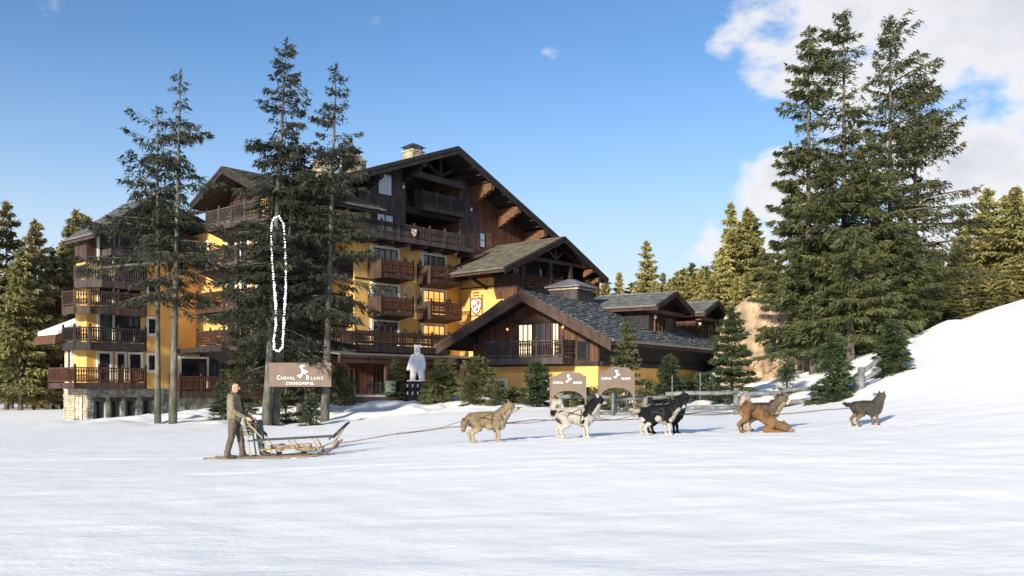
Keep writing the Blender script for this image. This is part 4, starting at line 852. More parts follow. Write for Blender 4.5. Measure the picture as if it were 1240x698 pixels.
# ---------------------------------------------------------------- bodies grown from tapered limbs
M_SKIN = mat('skin', (.62, .36, .25), .55, .08, 20, spec=.3); M_JACK = mat('olive_brown_wool', (.215, .185, .125), .9, .15, 9, .4, 60); M_TROU = mat('brown_trousers', (.125, .10, .078), .9, .2, 8, .4, 50)
M_BOOT = mat('dark_boot_leather', (.03, .035, .035), .6, .2, 10); M_HAIR = mat('dark_brown_hair', (.03, .02, .014), .8, .2, 30); M_GREYC = mat('grey_blue_canvas', (.10, .125, .13), .85, .25, 8, .3, 40)
M_STRAP = mat('dark_webbing', (.05, .045, .04), .8, .2, 10); M_ROPE = mat('twisted_rope', (.20, .17, .14), .85, .3, 20); M_RAIL = mat('blue_black_painted_wood', (.03, .035, .045), .5, .2, 8); M_ASH = mat('pale_ash_wood', (.30, .225, .115), .55, .15, 8, stretch=(1, 1, .3))
M_RUN = mat('brown_runner', (.16, .10, .065), .5, .3, 6); M_ROSE = mat('collar_brown', (.06, .045, .035), .8, .2, 8)
def body(name, limbs, voxel, material, parent=None, colors=False, smooth_it=2, noise=0, **props):
    """limbs: (p0, r0, p1, r1[, colour]) -> one continuous remeshed surface"""
    mb = MB()
    for l in limbs:
        p0, r0, p1, r1 = Vector(l[0]), l[1], Vector(l[2]), l[3]; Ln = (p1-p0).length; n = max(1, int(Ln/(min(r0, r1)*.45)))
        for i in range(n+1):
            t = i/n; mb.ball(p0.lerp(p1, t), r0+(r1-r0)*t, 10, 8)
    me = bpy.data.meshes.new(name); me.from_pydata(mb.v, [], mb.f); o = bpy.data.objects.new(name, me); COL.objects.link(o)
    m = o.modifiers.new('r', 'REMESH'); m.mode = 'VOXEL'; m.voxel_size = voxel
    m = o.modifiers.new('s', 'SMOOTH'); m.factor = .5; m.iterations = smooth_it
    ev = o.evaluated_get(bpy.context.evaluated_depsgraph_get()); me2 = bpy.data.meshes.new_from_object(ev); bpy.data.objects.remove(o); bpy.data.meshes.remove(me)
    me2.name = name; n = len(me2.vertices); co = np.empty(n*3); me2.vertices.foreach_get('co', co); co = co.reshape(-1, 3)
    if noise:
        nr = np.empty(n*3); me2.vertices.foreach_get('normal', nr); nr = nr.reshape(-1, 3)
        dn = (vnoise(co[:, 0]*45+co[:, 1]*20, co[:, 2]*30+co[:, 1]*40, 3)-.4)*noise; co2 = co+nr*dn[:, None]; co2[:, 2] -= np.abs(dn)*.3; me2.vertices.foreach_set('co', co2.ravel())
    if colors:
        best = np.full(n, 1e9); colr = np.zeros((n, 4))
        jit = (vnoise(co[:, 0]*16, co[:, 2]*16+co[:, 1]*9, 8)-.5)*.05
        for l in limbs:
            a = np.array(l[0]); b = np.array(l[2]); ab = b-a; t = np.clip(((co-a)@ab)/max(ab@ab, 1e-9), 0, 1); d = np.linalg.norm(co-(a+t[:, None]*ab), axis=1)-(l[1]+(l[3]-l[1])*t)
            d = d+jit*(1 if len(l[4]) < 4 else -1); m_ = d < best; best[m_] = d[m_]; c = np.array(l[4][:3]); colr[m_, :3] = c; colr[m_, 3] = 1
        ca = me2.color_attributes.new('Col', 'FLOAT_COLOR', 'POINT'); ca.data.foreach_set('color', colr.ravel())
    return link(name, me2, material, parent, True, **props)

def dog(px, py, d, sc, rz, label, pal, tail='down', pose='stand', head=(0, 0), mouth=False, mirror=1, harness=True, patches=()):
    p = at(px, py, d); e = empty('sled_dog', (p.x, p.y, gz(p.x, p.y)), rz, label=label, category='dog', group='sled dogs in harness'); e.scale = (sc, sc, sc*1.07)
    B, S, H_, Lg, Mz, Ch, Tl = pal     # back, side, head, legs, muzzle, chest, tail
    bow = pose == 'bow'
    if not bow:
        Z0 = 0
        W0 = Vector((.23, 0, .50)); hipz = .47
        L = [((.20, 0, .41), .135, (.02, 0, .42), .140, S), ((.02, 0, .42), .135, (-.24, 0, .455), .105, S), ((-.24, 0, .455), .115, (-.33, 0, .44), .10, S),
             ((.22, 0, .49), .10, (-.10, 0, .505), .085, B), ((-.10, 0, .505), .085, (-.33, 0, .485), .085, B), ((.27, 0, .40), .115, (.31, 0, .44), .09, Ch), ((.22, 0, .33), .10, (.05, 0, .345), .09, Ch)]
        hx, hz = .47+head[0], .70+head[1]
        L += [((.25, 0, .50), .115, (hx-.06, 0, hz-.03), .085, H_), ((.31, 0, .45), .10, (hx-.02, 0, hz-.09), .07, Ch)]
        feet = [(.19, 1), (.24, -1)]; fl = []
        for x, s in feet:
            L += [((.20, .075*s, .42), .075, (x-.03, .085*s, .29), .052, S), ((x-.03, .085*s, .29), .045, (x+.0, .085*s, .15), .030, Lg), ((x, .085*s, .15), .030, (x+.005, .085*s, .03), .026, Lg), ((x+.0, .085*s, .025), .027, (x+.055, .085*s, .022), .024, Lg)]
        for x, s in ((-.33, 1), (-.26, -1)):
            L += [((-.29, .07*s, .43), .095, (x+.09, .085*s, .29), .070, S), ((x+.09, .085*s, .29), .058, (x-.06, .09*s, .165), .034, Lg), ((x-.06, .09*s, .165), .032, (x-.02, .09*s, .035), .026, Lg), ((x-.02, .09*s, .025), .027, (x+.04, .09*s, .022), .024, Lg)]
        L = [(a, r0*(1.13 if i < 9 else 1.08), b, r1*(1.13 if i < 9 else 1.08), c) for i, (a, r0, b, r1, c) in enumerate(L)]
        Hc = Vector((hx, 0, hz))
    else:
        L = [((-.24, 0, .50), .12, (-.36, 0, .47), .10, S), ((-.24, 0, .52), .11, (.02, 0, .36), .125, S), ((.02, 0, .36), .125, (.26, 0, .20), .125, S), ((-.30, 0, .55), .08, (.15, 0, .35), .08, B),
             ((.26, 0, .20), .11, (.44, 0, .13), .085, H_)]
        for s in (1, -1):
            L += [((.24, .09*s, .17), .06, (.10, .11*s, .06), .05, Lg), ((.10, .11*s, .05), .045, (.36, .11*s, .035), .032, Lg), ((.36, .11*s, .032), .03, (.42, .11*s, .03), .027, Lg)]
            x = -.36+.05*s
            L += [((-.32, .075*s, .46), .10, (x+.08, .09*s, .30), .07, S), ((x+.08, .09*s, .30), .06, (x-.08, .09*s, .18), .036, Lg), ((x-.08, .09*s, .18), .032, (x-.04, .09*s, .035), .027, Lg), ((x-.04, .09*s, .025), .028, (x+.02, .09*s, .022), .025, Lg)]
        Hc = Vector((.52, 0, .12))
    turn = head[2] if len(head) > 2 else 0
    f = Vector((math.cos(turn), math.sin(turn), -.12 if not bow else -.2)).normalized(); sd = Vector((-math.sin(turn), math.cos(turn), 0))
    L += [(Hc, .096, Hc+f*.03, .086, H_), (Hc+f*.06-Vector((0, 0, .025)), .055, Hc+f*.155-Vector((0, 0, .032)), .034, Mz)]
    if mouth: L += [(Hc+f*.04-Vector((0, 0, .075)), .032, Hc+f*.115-Vector((0, 0, .105)), .018, Mz)]
    for s in (1, -1): L += [(Hc+sd*.05*s+Vector((0, 0, .05))-f*.02, .030, Hc+sd*.062*s+Vector((0, 0, .135))-f*.025, .010, B)]
    tz = .50 if not bow else .53
    if tail == 'down': L += [((-.38, 0, tz), .05, (-.49, 0, .36), .068, Tl), ((-.49, 0, .36), .068, (-.50, 0, .24), .045, Tl)]
    elif tail == 'curl': 
        L += [((-.37, 0, tz), .05, (-.46, 0, tz+.09), .06, Tl), ((-.46, 0, tz+.09), .06, (-.42, 0, tz+.19), .062, Tl), ((-.42, 0, tz+.19), .06, (-.32, 0, tz+.20), .055, Ch), ((-.32, 0, tz+.20), .05, (-.27, 0, tz+.12), .03, Ch)]
    elif tail == 'back': L += [((-.38, 0, tz), .045, (-.52, 0, tz-.0), .05, Tl), ((-.52, 0, tz), .05, (-.63, 0, tz+.04), .03, Tl)]
    elif tail == 'drop': L += [((-.37, 0, tz-.02), .045, (-.46, 0, tz-.15), .04, Tl), ((-.46, 0, tz-.15), .04, (-.47, 0, tz-.30), .02, Tl)]
    for (x, y, z, r, c) in patches: L += [((x, y, z), r, (x+.01, y, z), r, (*c,)) ]
    bo = body('body', L, .016, M_FUR, e, True, 2, .012)
    me = bo.data; n = len(me.vertices); co = np.empty(n*3); me.vertices.foreach_get('co', co); co = co.reshape(-1, 3); no = np.empty(n*3); me.vertices.foreach_get('normal', no); no = no.reshape(-1, 3)
    cl = np.empty(n*4); me.color_attributes['Col'].data.foreach_get('color', cl); cl = cl.reshape(-1, 4); rg = np.random.RandomState(int(px)); k_ = np.where((co[:, 2] > .12))[0]; k_ = rg.choice(k_, 9000)
    dv = unit(no[k_]*.55+np.array([-.8, 0, -.35])+rg.normal(0, .25, (9000, 3))); wd = unit(np.cross(dv, no[k_]+.01))*.0065; long_ = np.clip((co[k_, 2]-.2)/.25, .35, 1)*np.where(np.hypot(co[k_, 0]-Hc.x-.06, co[k_, 2]-Hc.z) < .15, .4, 1)
    tm_ = tri_mesh('coat', co[k_]-no[k_]*.004, dv, wd, (.034*long_)*rg.uniform(.6, 1.2, 9000)); ca = tm_.color_attributes.new('Col', 'FLOAT_COLOR', 'POINT'); sh_ = rg.uniform(.84, 1.12, (9000, 1)); cc_ = np.repeat(np.c_[cl[k_, :3]*sh_, np.ones(9000)], 3, axis=0); ca.data.foreach_set('color', cc_.ravel())
    link('coat', tm_, M_FUR, e, False, kind='stuff')
    nb = MB(); nb.ball(Hc+f*.192-Vector((0, 0, .02)), .017, 8, 6); nb.build('nose', M_BOOT, e)
    for s in (1, -1):
        q = MB(); q.ball(Hc+f*.085+sd*.036*s+Vector((0, 0, .022)), .012, 6, 4); q.build('eye', M_BOOT, e)
    if mouth: q = MB(); q.ball(Hc+f*.11-Vector((0, 0, .078)), .022, 8, 6, (1.3, .7, .5)); q.build('tongue', M_SHR, e)
    if harness and not bow:
        q = MB()
        def ring(x, z, r, tilt, w=.012, ry=1.0):
            pts = []
            for k in range(17):
                a = 2*math.pi*k/16; pts.append((x+math.sin(a)*r*tilt, math.cos(a)*r*.98*ry, z+math.sin(a)*r))
            q.tube(pts, w, 4, False)
        ring(.30, .495, .125, -.45); ring(.09, .42, .158, .10)
        for s in (1, -1): q.tube([(.28, .10*s, .46), (.09, .150*s, .44), (-.12, .135*s, .49), (-.36, .03*s, .52)], .011, 4, False); q.tube([(.09, .08*s, .565), (-.10, .13*s, .49), (-.2, .125*s, .42)], .010, 4, False)
        q.build('harness', M_STRAP, e)
        q = MB(); pts = [(.355+math.sin(2*math.pi*k/12)*-.03, math.cos(2*math.pi*k/12)*.098, .575+math.sin(2*math.pi*k/12)*.085) for k in range(13)]; q.tube(pts, .014, 4, False); q.build('collar', M_ROSE, e)
    return e
TAN, CREAM, GRY, BLK, WHT, RUS, GTN = (.24, .17, .10), (.38, .31, .22), (.10, .09, .085), (.014, .014, .016), (.50, .47, .41), (.23, .13, .06), (.20, .13, .07)
dog(590, 537, 20.6, 1.06, R(4), 'tan and cream husky with open mouth and low bushy tail, nearest to the sled', (TAN, (.29, .22, .135), (.27, .20, .13), CREAM, (.5, .42, .34), CREAM, TAN), 'down', 'stand', (.0, .0), True, patches=[(-.34, -.05, .40, .085, (.13, .10, .07)), (-.47, 0, .42, .06, (.14, .11, .075)), (.30, 0, .33, .08, (.42, .35, .26)), (.05, -.06, .33, .09, (.34, .27, .18))])
dog(697, 532, 20.6, 1.08, R(3), 'white husky with black shoulder patch, dark rump patch and curled tail', (WHT, WHT, BLK, WHT, (.35, .31, .27), WHT, WHT), 'curl', 'stand', (.0, .03), patches=[(.17, -.065, .44, .095, BLK), (.14, -.06, .36, .085, BLK), (.17, .065, .44, .095, BLK), (-.30, -.06, .46, .085, (.06, .055, .05)), (-.33, -.05, .38, .08, (.07, .06, .055)), (-.43, 0, .50, .075, BLK), (.02, 0, .52, .08, BLK)])
dog(797, 526.5, 20.7, 1.0, R(5), 'black-backed husky with white legs and belly and a pale straight tail', (BLK, BLK, BLK, WHT, (.5, .46, .42), WHT, (.4, .36, .32)), 'back', 'stand', (-.02, -.06), patches=[(-.02, -.075, .36, .09, WHT), (.24, -.08, .33, .07, WHT), (-.37, -.06, .33, .06, WHT)])
dog(806, 525, 21.5, 1.06, R(-2), 'all-black husky half hidden behind the black and white one, tail curled up', (BLK, BLK, BLK, BLK, (.06, .055, .05), (.03, .03, .03), (.28, .25, .22)), 'curl', 'stand', (-.06, .05))
dog(921, 523.5, 21.2, 1.06, R(-3), 'russet husky bowing with elbows and muzzle down on the snow', ((.13, .08, .045), RUS, (.20, .12, .06), RUS, (.34, .25, .17), RUS, RUS), 'none', 'bow', patches=[(-.20, -.04, .50, .10, (.13, .075, .04)), (.08, -.05, .36, .10, (.14, .085, .045)), (-.38, -.05, .42, .08, (.34, .24, .14)), (.20, -.07, .14, .06, (.33, .22, .13)), (.46, -.02, .19, .055, (.12, .07, .04))])
dog(923, 519.5, 22.1, 1.04, R(-4), 'brown husky with curled white-tipped tail standing behind the bowing one', ((.055, .042, .035), (.15, .105, .07), (.15, .11, .075), CREAM, (.6, .52, .42), CREAM, (.45, .4, .33)), 'curl', 'stand', (.0, -.02), True, patches=[(.26, 0, .58, .09, (.06, .045, .035)), (.44, 0, .62, .06, (.42, .34, .25))])
dog(1050, 515.5, 22.5, .95, R(8), 'slim grey-black lead dog with tan legs and pricked ears, alone at the front', ((.045, .045, .04), (.085, .08, .068), (.09, .085, .07), (.20, .13, .075), (.12, .11, .10), (.13, .115, .09), (.04, .04, .038)), 'back', 'stand', (-.06, .0, .9))

# ---------------------------------------------------------------- musher
mp_ = at(284, 556, 21.5); MX = empty('person', (mp_.x, mp_.y, gz(mp_.x, mp_.y)+.03), R(2), label='man in an olive-brown jacket and trousers standing on the sled runners holding the handle', category='person')
Lb = [((-.02, 0, 1.46), .055, (.0, 0, 1.56), .052), ((.0, 0, 1.63), .085, (-.02, 0, 1.68), .088), ((.035, 0, 1.60), .062, (.03, 0, 1.66), .075), ((.045, 0, 1.565), .045, (.03, 0, 1.56), .05), ((.108, 0, 1.625), .013, (.118, 0, 1.605), .017),
      ((.0, .082, 1.615), .016, (-.005, .086, 1.64), .018), ((.0, -.082, 1.615), .016, (-.005, -.086, 1.64), .018), ((-.02, 0, 1.40), .08, (-.02, 0, 1.0), .10), ((-.02, 0, 1.0), .09, (-.02, .08, .85), .08), ((-.02, 0, 1.0), .09, (-.02, -.08, .85), .08)]
hands = []
for s, hx, hy in ((-1, .33, -.22), (1, .36, .12)):
    W_ = Vector((hx, hy, .93)); E_ = Vector((.02, .27*s if s < 0 else .25, 1.10)); Lb += [(( -.02, .17*s, 1.40), .055, E_, .042), (E_, .042, W_, .028), (W_, .030, W_+Vector((.07, 0, -.02)), .034)]
    for k in range(4):
        o_ = Vector((.075, (k-1.5)*.019, -.02)); a_ = W_+o_; b_ = a_+Vector((.035, 0, -.012)); c_ = b_+Vector((.008, 0, -.03+.004*abs(k-1.5))); Lb += [(a_, .0095, b_, .009), (b_, .009, c_, .008), (c_, .008, c_+Vector((-.022, 0, -.008)), .0075)]
    a_ = W_+Vector((.035, -.03*s, -.012)); Lb += [(a_, .012, a_+Vector((.035, -.012*s, -.02)), .010), (a_+Vector((.035, -.012*s, -.02)), .010, a_+Vector((.05, .0, -.045)), .009)]
for s, x in ((-1, -.14), (1, .16)): Lb += [((-.01, .085*s, .86), .07, (x*.5+.03, .10*s, .5), .045), ((x*.5+.03, .1*s, .5), .045, (x, .1*s, .12), .03)]
body('body', Lb, .0085, M_SKIN, MX, False, 1)
Lj = [((-.03, 0, 1.40), .14, (.0, 0, 1.15), .175), ((.0, 0, 1.15), .175, (.0, 0, .93), .17), ((-.03, -.11, 1.42), .085, (-.03, .11, 1.42), .085), ((.0, -.07, 1.2), .12, (.0, .07, 1.2), .12), ((-.01, -.07, .98), .125, (-.01, .07, .98), .125),
      ((-.03, 0, 1.47), .075, (-.02, 0, 1.50), .068)]
for s, hx, hy in ((-1, .33, -.22), (1, .36, .12)):
    W_ = Vector((hx-.02, hy, .935)); E_ = Vector((.02, .27*s if s < 0 else .25, 1.10)); Lj += [((-.03, .16*s, 1.41), .082, E_, .064), (E_, .062, W_, .045)]
body('jacket', Lj, .013, M_JACK, MX, False, 2, .022)
body('shoulder_patch', [((-.035, -.13, 1.46), .062, (-.02, -.19, 1.38), .05), ((-.035, .13, 1.46), .062, (-.02, .19, 1.38), .05)], .012, M_STRAP, MX, False, 2)
Lt = [((-.01, 0, .94), .13, (-.01, 0, .86), .135), ((-.01, -.07, .88), .115, (-.01, .07, .88), .115)]
for s, x in ((-1, -.14), (1, .16)):
    Lt += [((-.01, .085*s, .86), .115, (x*.5+.03, .10*s, .50), .082), ((x*.5+.03, .10*s, .50), .080, (x, .10*s, .13), .068), ((x, .10*s, .13), .074, (x, .10*s, .09), .078)]
body('trousers', Lt, .013, M_TROU, MX, False, 2, .02)
for s, x in ((-1, -.14), (1, .16)): body('boot', [((x, .10*s, .12), .055, (x, .10*s, .05), .052), ((x, .10*s, .045), .046, (x+.17, .10*s, .035), .038)], .012, M_BOOT, MX, False, 1)
body('hair', [((-.04, 0, 1.70), .090, (-.05, 0, 1.66), .088), ((.015, 0, 1.728), .062, (-.03, 0, 1.735), .07), ((-.075, 0, 1.62), .055, (-.07, 0, 1.60), .05)], .012, M_HAIR, MX, False, 2)
body('moustache', [((.105, -.02, 1.578), .012, (.105, .02, 1.578), .012)], .006, M_HAIR, MX, False, 1)
q = MB(); q.tube([(-.085, -.08, 1.485), (.03, -.11, 1.46), (.075, 0, 1.45), (.03, .11, 1.46), (-.085, .08, 1.485), (-.11, 0, 1.49), (-.085, -.08, 1.485)], .028, 6, False); q.build('collar', M_JACK, MX, True)
for s in (1, -1): q = MB(); q.ball((.098, .032*s, 1.652), .012, 6, 4); q.build('eye', M_BOOT, MX)

# ---------------------------------------------------------------- dog sled
sp0 = at(247, 560, 21.45); z0 = gz(sp0.x, sp0.y); z1 = gz(sp0.x+2.6, sp0.y); SL = empty('dog_sled', (sp0.x, sp0.y-.02, z0+.01), 0, label='wooden dog sled with pale ash stanchions and blue-black side rails', category='sled'); SL.rotation_euler = (0, -math.atan2(z1-z0, 2.6), R(1))
for y, x0 in ((0, 0), (.5, .12)):
    q = MB(); pts = [(x0, y, .03), (2.5, y, .03), (2.75, y, .07), (2.98, y, .20), (3.12, y, .36)]
    for a_, b_ in zip(pts[:-1], pts[1:]): q.bar(a_, b_, .06, .045)
    q.build('runner', M_RUN, SL)
    q = MB(); q.bar((1.02, y, .41), (2.9, y, .46), .03, .035); q.bar((2.9, y, .46), (3.12, y, .52), .03, .035); q.build('side_rail', M_RAIL, SL)
    for a_, b_ in (((1.36, y, .43), (1.62, y, .06)), ((1.95, y, .43), (2.2, y, .06)), ((2.5, y, .45), (2.68, y, .12)), ((.98, y, .90), (1.08, y, .06)), ((.98, y, .90), (1.36, y, .47))):
        q = MB(); q.bar(a_, b_, .026, .030); q.build('stanchion', M_ASH, SL)
    for x in (1.62, 2.2, 2.68):
        q = MB(); q.box(x-.05, x+.07, y-.035, y+.035, .05, .11); q.build('foot_block', M_RAIL, SL)
q = MB(); q.tube([(2.9, -.02, .40), (3.05, -.02, .52), (3.30, .10, .75), (3.34, .25, .77), (3.30, .40, .75), (3.05, .52, .52), (2.9, .52, .40)], .02, 6); q.build('brush_bow', M_RAIL, SL, True)
q = MB(); q.tube([(2.2, .0, .16), (2.55, .12, .17), (3.0, .25, .34), (3.2, .25, .62)], .022, 6); q.tube([(2.2, .5, .16), (2.55, .38, .17), (3.0, .25, .34)], .022, 6); q.build('nose_frame', M_ASH, SL)
for x in (1.35, 1.75, 2.15, 2.55):
    q = MB(); q.bar((x, -.02, .17), (x, .52, .17), .05, .03); q.build('cross_piece', M_ASH, SL)
for y in (.08, .19, .31, .42):
    q = MB(); q.bar((1.2, y, .195), (2.72, y, .20), .045, .018, up=(0, 0, 1)); q.build('slat', M_ASH, SL)
q = MB(); q.tube([(1.06, -.02, .55), (.98, -.02, .90), (.93, .08, 1.0), (.91, .25, 1.03), (.93, .42, 1.0), (.98, .52, .90), (1.35, .52, .52)], .022, 6); q.build('handle_bow', M_STRAP, SL, True)
body('bag', [((1.22, .36, .82), .08, (1.22, .38, .5), .10), ((1.22, .38, .5), .10, (1.25, .38, .12), .07), ((1.25, .38, .10), .06, (1.42, .38, .07), .045), ((1.0, .2, .82), .06, (1.2, .3, .74), .07)], .016, M_GREYC, SL, False, 2, 0, label='hanging grey-blue canvas bag')
q = MB(); r_ = random.Random(4)
for k in range(16):
    c = Vector((1.0+r_.uniform(-.1, .16), .12+r_.uniform(-.12, .15), .72+r_.uniform(-.16, .16))); pts = [(c.x+.09*math.cos(a), c.y+.04*math.sin(a*2), c.z+.07*math.sin(a)+.02*math.cos(3*a)) for a in np.linspace(0, 6.28, 9)]; q.tube(pts, .009, 4, False)
q.build('rope_coil', M_ROPE, SL)
body('blanket', [((1.5, .2, .24), .05, (1.75, .35, .25), .07), ((1.7, .15, .24), .04, (2.1, .3, .23), .05), ((2.15, .3, .25), .05, (2.4, .2, .25), .07)], .02, mat('beige_brown_cloth', (.33, .25, .19), .9, .3, 12, .4, 40), SL, False, 1, .02)

# ---------------------------------------------------------------- lines from the sled to the team
def rope(name, pts, rad, label, m=None, cat='rope'):
    out = []
    for (a, b, sag) in zip(pts[:-1], pts[1:], [None]*99):
        a = Vector(a); b = Vector(b); n = 8
        for i in range(n): t = i/n; v = a.lerp(b, t); v.z -= .05*(b-a).length*.5*t*(1-t); out.append(v)
    out.append(Vector(pts[-1])); q = MB(); q.tube(out, rad, 5); return q.build(name, m or M_ROPE, None, True, label=label, category=cat)
rope('gang_line', [at(404, 538, 21.5), at(470, 527, 21.3), at(545, 517.5, 21.1), at(600, 514, 21.0), at(648, 508.5, 21.0), at(700, 509, 21.1), at(770, 508, 21.3), at(850, 499, 21.7), at(905, 500, 21.75), at(940, 502, 21.9), at(1000, 496.5, 22.3), at(1033, 494, 22.5)], .014, 'long dark rope from the sled nose running past every dog to the lead dog')
rope('tug_line', [at(480, 525, 21.3), at(530, 519, 21.0), at(566, 508, 20.7)], .010, 'thin rope rising from the main line to the back of the tan dog')
rope('tug_line', [at(612, 513, 20.7), at(640, 512.5, 20.7), at(672, 508, 20.7)], .010, 'thin rope between the tan dog and the black and white dog')
rope('tug_line', [at(716, 506, 20.7), at(745, 508.5, 20.7), at(776, 501, 20.75)], .010, 'thin pale rope between the patched dog and the black-backed dog')
rope('tug_line', [at(822, 502, 21.3), at(862, 503, 21.5), at(900, 500, 21.6)], .010, 'thin rope between the black pair and the brown pair')

# ---------------------------------------------------------------- log fence
fx = at(745, 503, 38); FN = empty('log_fence', (fx.x, fx.y, fx.z), 0, label='grey round-log fence running from behind the signs up the snow slope', category='fence')
def fl(px, py, d): return at(px, py, d)-fx
for px, py0, py1, d in ((679, 476, 503, 39), (744, 476, 506, 38), (892, 470, 504, 37.2), (951, 470, 497, 36.5), (986, 466, 494, 35.5), (1043, 445, 478, 33.6), (1062, 476, 486, 31)):
    q = MB(); q.tube([fl(px, py1+3, d), fl(px, py0, d)], [.13, .12], 9); q.build('post', M_LOG, FN, True)
for a_, b_ in (((676, 481, 39), (746, 481, 38.1)), ((744, 484, 37.9), (811, 480.5, 37.6)), ((806, 477.5, 37.4), (893, 475.5, 37.1)), ((893, 479, 37.0), (951, 475, 36.4)), ((949, 473.5, 36.4), (1002, 469.5, 35.2)), ((744, 502, 37.9), (773, 502, 37.8)), ((825, 495, 37.4), (893, 493, 37.1)), ((893, 495, 37.0), (951, 491, 36.4)), ((951, 491, 36.4), (1004, 486, 35)),
    ((1028, 463, 33.6), (1066, 434, 33.8)), ((1026, 474, 33.6), (1066, 447, 33.8)), ((676, 500, 39), (742, 501, 38.1)), ((940, 489, 36.3), (1000, 485, 35))):
    q = MB(); p_, q_ = fl(*a_), fl(*b_); q.tube([p_, p_.lerp(q_, .35)+Vector((0, 0, .02)), p_.lerp(q_, .7)-Vector((0, 0, .015)), q_], [.085, .092, .082, .075], 8); q.build('rail', M_LOG, FN, True)

# ---------------------------------------------------------------- signs
HORSE = [(-.10,-.50),(-.22,-.38),(-.30,-.40),(-.34,-.30),(-.20,-.22),(-.05,-.18),(.02,0),(-.04,.16),(-.12,.26),(-.16,.40),(-.08,.50),(.02,.48),(.12,.52),(.10,.46),(.22,.44),(.24,.38),(.10,.36),(.06,.28),(.14,.14),(.26,.12),(.42,.02),(.46,-.10),(.40,-.08),(.36,-.02),(.24,.0),(.18,-.02),(.34,-.14),(.30,-.20),(.12,-.10),(.06,-.28),(-.02,-.34),(-.06,-.46)]
def textmesh(name, txt, size, par, loc, m, bold=0, spacing=1.1):
    cu = bpy.data.curves.new(name, 'FONT'); cu.body = txt; cu.size = size; cu.align_x = 'CENTER'; cu.extrude = .006; cu.offset = bold; cu.space_character = spacing; cu.resolution_u = 2
    o = bpy.data.objects.new(name, cu); COL.objects.link(o); me = bpy.data.meshes.new_from_object(o.evaluated_get(bpy.context.evaluated_depsgraph_get())); bpy.data.objects.remove(o)
    n = len(me.vertices); co = np.empty(n*3); me.vertices.foreach_get('co', co); co = co.reshape(-1, 3); co = np.c_[co[:, 0]+loc[0], loc[1]-co[:, 2], co[:, 1]+loc[2]]; me.vertices.foreach_set('co', co.ravel()); me.materials.clear()
    return link(name, me, m, par)
def horse(par, cx, y, cz, s):
    q = MB(); pts = [(cx+x*s, y, cz+z*s) for x, z in HORSE]
    bm = bmesh.new(); vs = [bm.verts.new(p) for p in pts]; bm.faces.new(vs); ex = bmesh.ops.extrude_face_region(bm, geom=bm.faces[:]); bmesh.ops.translate(bm, vec=(0, -.012, 0), verts=[g for g in ex['geom'] if isinstance(g, bmesh.types.BMVert)]); bmesh.ops.triangulate(bm, faces=bm.faces[:])
    me = bpy.data.meshes.new('horse_emblem'); bm.to_mesh(me); bm.free(); link('horse_emblem', me, M_SIGNW, par)
c = at(363.5, 454, 42.4); SG = empty('hotel_sign', tuple(c), R(1), label='large taupe board lettered CHEVAL BLANC COURCHEVEL fixed across two spruce trunks', category='sign')
q = MB(); q.box(-1.42, 1.42, -.03, .03, -.525, .525); q.build('board', M_SIGN, SG)
q = MB()
for x0, x1, a0, a1 in ((-1.43, 1.43, .525, .55), (-1.43, 1.43, -.55, -.525)): q.box(x0, x1, -.04, .04, a0, a1)
q.build('frame', M_SIGN, SG)
textmesh('lettering', 'C', .27, SG, (-.98, -.034, -.22), M_SIGNW, .0); textmesh('lettering', 'HEVAL', .19, SG, (-.55, -.034, -.22), M_SIGNW, .0, 1.2)
textmesh('lettering', 'B', .27, SG, (.34, -.034, -.22), M_SIGNW, .0); textmesh('lettering', 'LANC', .19, SG, (.78, -.034, -.22), M_SIGNW, .0, 1.3)
textmesh('lettering', 'COURCHEVEL', .165, SG, (0, -.034, -.45), M_SIGNW, .004, 1.3)
horse(SG, .08, -.034, .14, .62)
def arched_sign(px0, px1, pyt, pyb, d, label, shift):
    cx = (px0+px1)/2; c = at(cx, 500, d); zg = gz(c.x, c.y); e = empty('arched_sign', (c.x, c.y, zg), R(shift), label=label, category='sign', group='arched taupe signs at the fence')
    w = (px1-px0)/F*d/2; zt = CH+(HY-pyt)*d/F-zg; zb = CH+(HY-pyb)*d/F-zg; hh = zt-zb
    top = [(-w, zt-hh*.30), (-w*.72, zt-hh*.22), (-w*.45, zt-hh*.10), (-w*.2, zt), (w*.05, zt-.0), (w*.3, zt-hh*.05), (w*.6, zt-hh*.04), (w*.82, zt-hh*.16), (w, zt-hh*.26)]
    bot = [(w, zb-hh*.45), (w*.8, zb-hh*.12), (w*.45, zb+hh*.06), (0, zb+hh*.10), (-w*.45, zb+hh*.05), (-w*.8, zb-hh*.14), (-w, zb-hh*.5)]
    q = MB()
    n = 16
    def lerpy(pl, x):
        pl = sorted(pl)
        for a, b in zip(pl[:-1], pl[1:]):
            if a[0] <= x <= b[0]: return a[1]+(b[1]-a[1])*(x-a[0])/max(1e-6, b[0]-a[0])
        return pl[-1][1]
    for i in range(n):
        x0 = -w+2*w*i/n; x1 = -w+2*w*(i+1)/n; q.hexa([(x0, 0, lerpy(bot, x0)), (x1, 0, lerpy(bot, x1)), (x1, .04, lerpy(bot, x1)), (x0, .04, lerpy(bot, x0))], [(x0, 0, lerpy(top, x0)), (x1, 0, lerpy(top, x1)), (x1, .04, lerpy(top, x1)), (x0, .04, lerpy(top, x0))])
    q.build('board', M_SIGN, e)
    for s in (-1, 1): q = MB(); q.bar((s*(w-.03), .02, -.2), (s*(w-.03), .02, zt-hh*.2), .06, .06, up=(0, 1, 0)); q.build('leg', M_SIGN, e)
    textmesh('lettering', 'CHEVAL', .105, e, (-w*.55, -.006, zb+hh*.44), M_SIGNW, .003, 1.1); textmesh('lettering', 'BLANC', .105, e, (w*.52, -.006, zb+hh*.44), M_SIGNW, .004, 1.1)
    horse(e, 0, -.006, zb+hh*.66, .34); return e
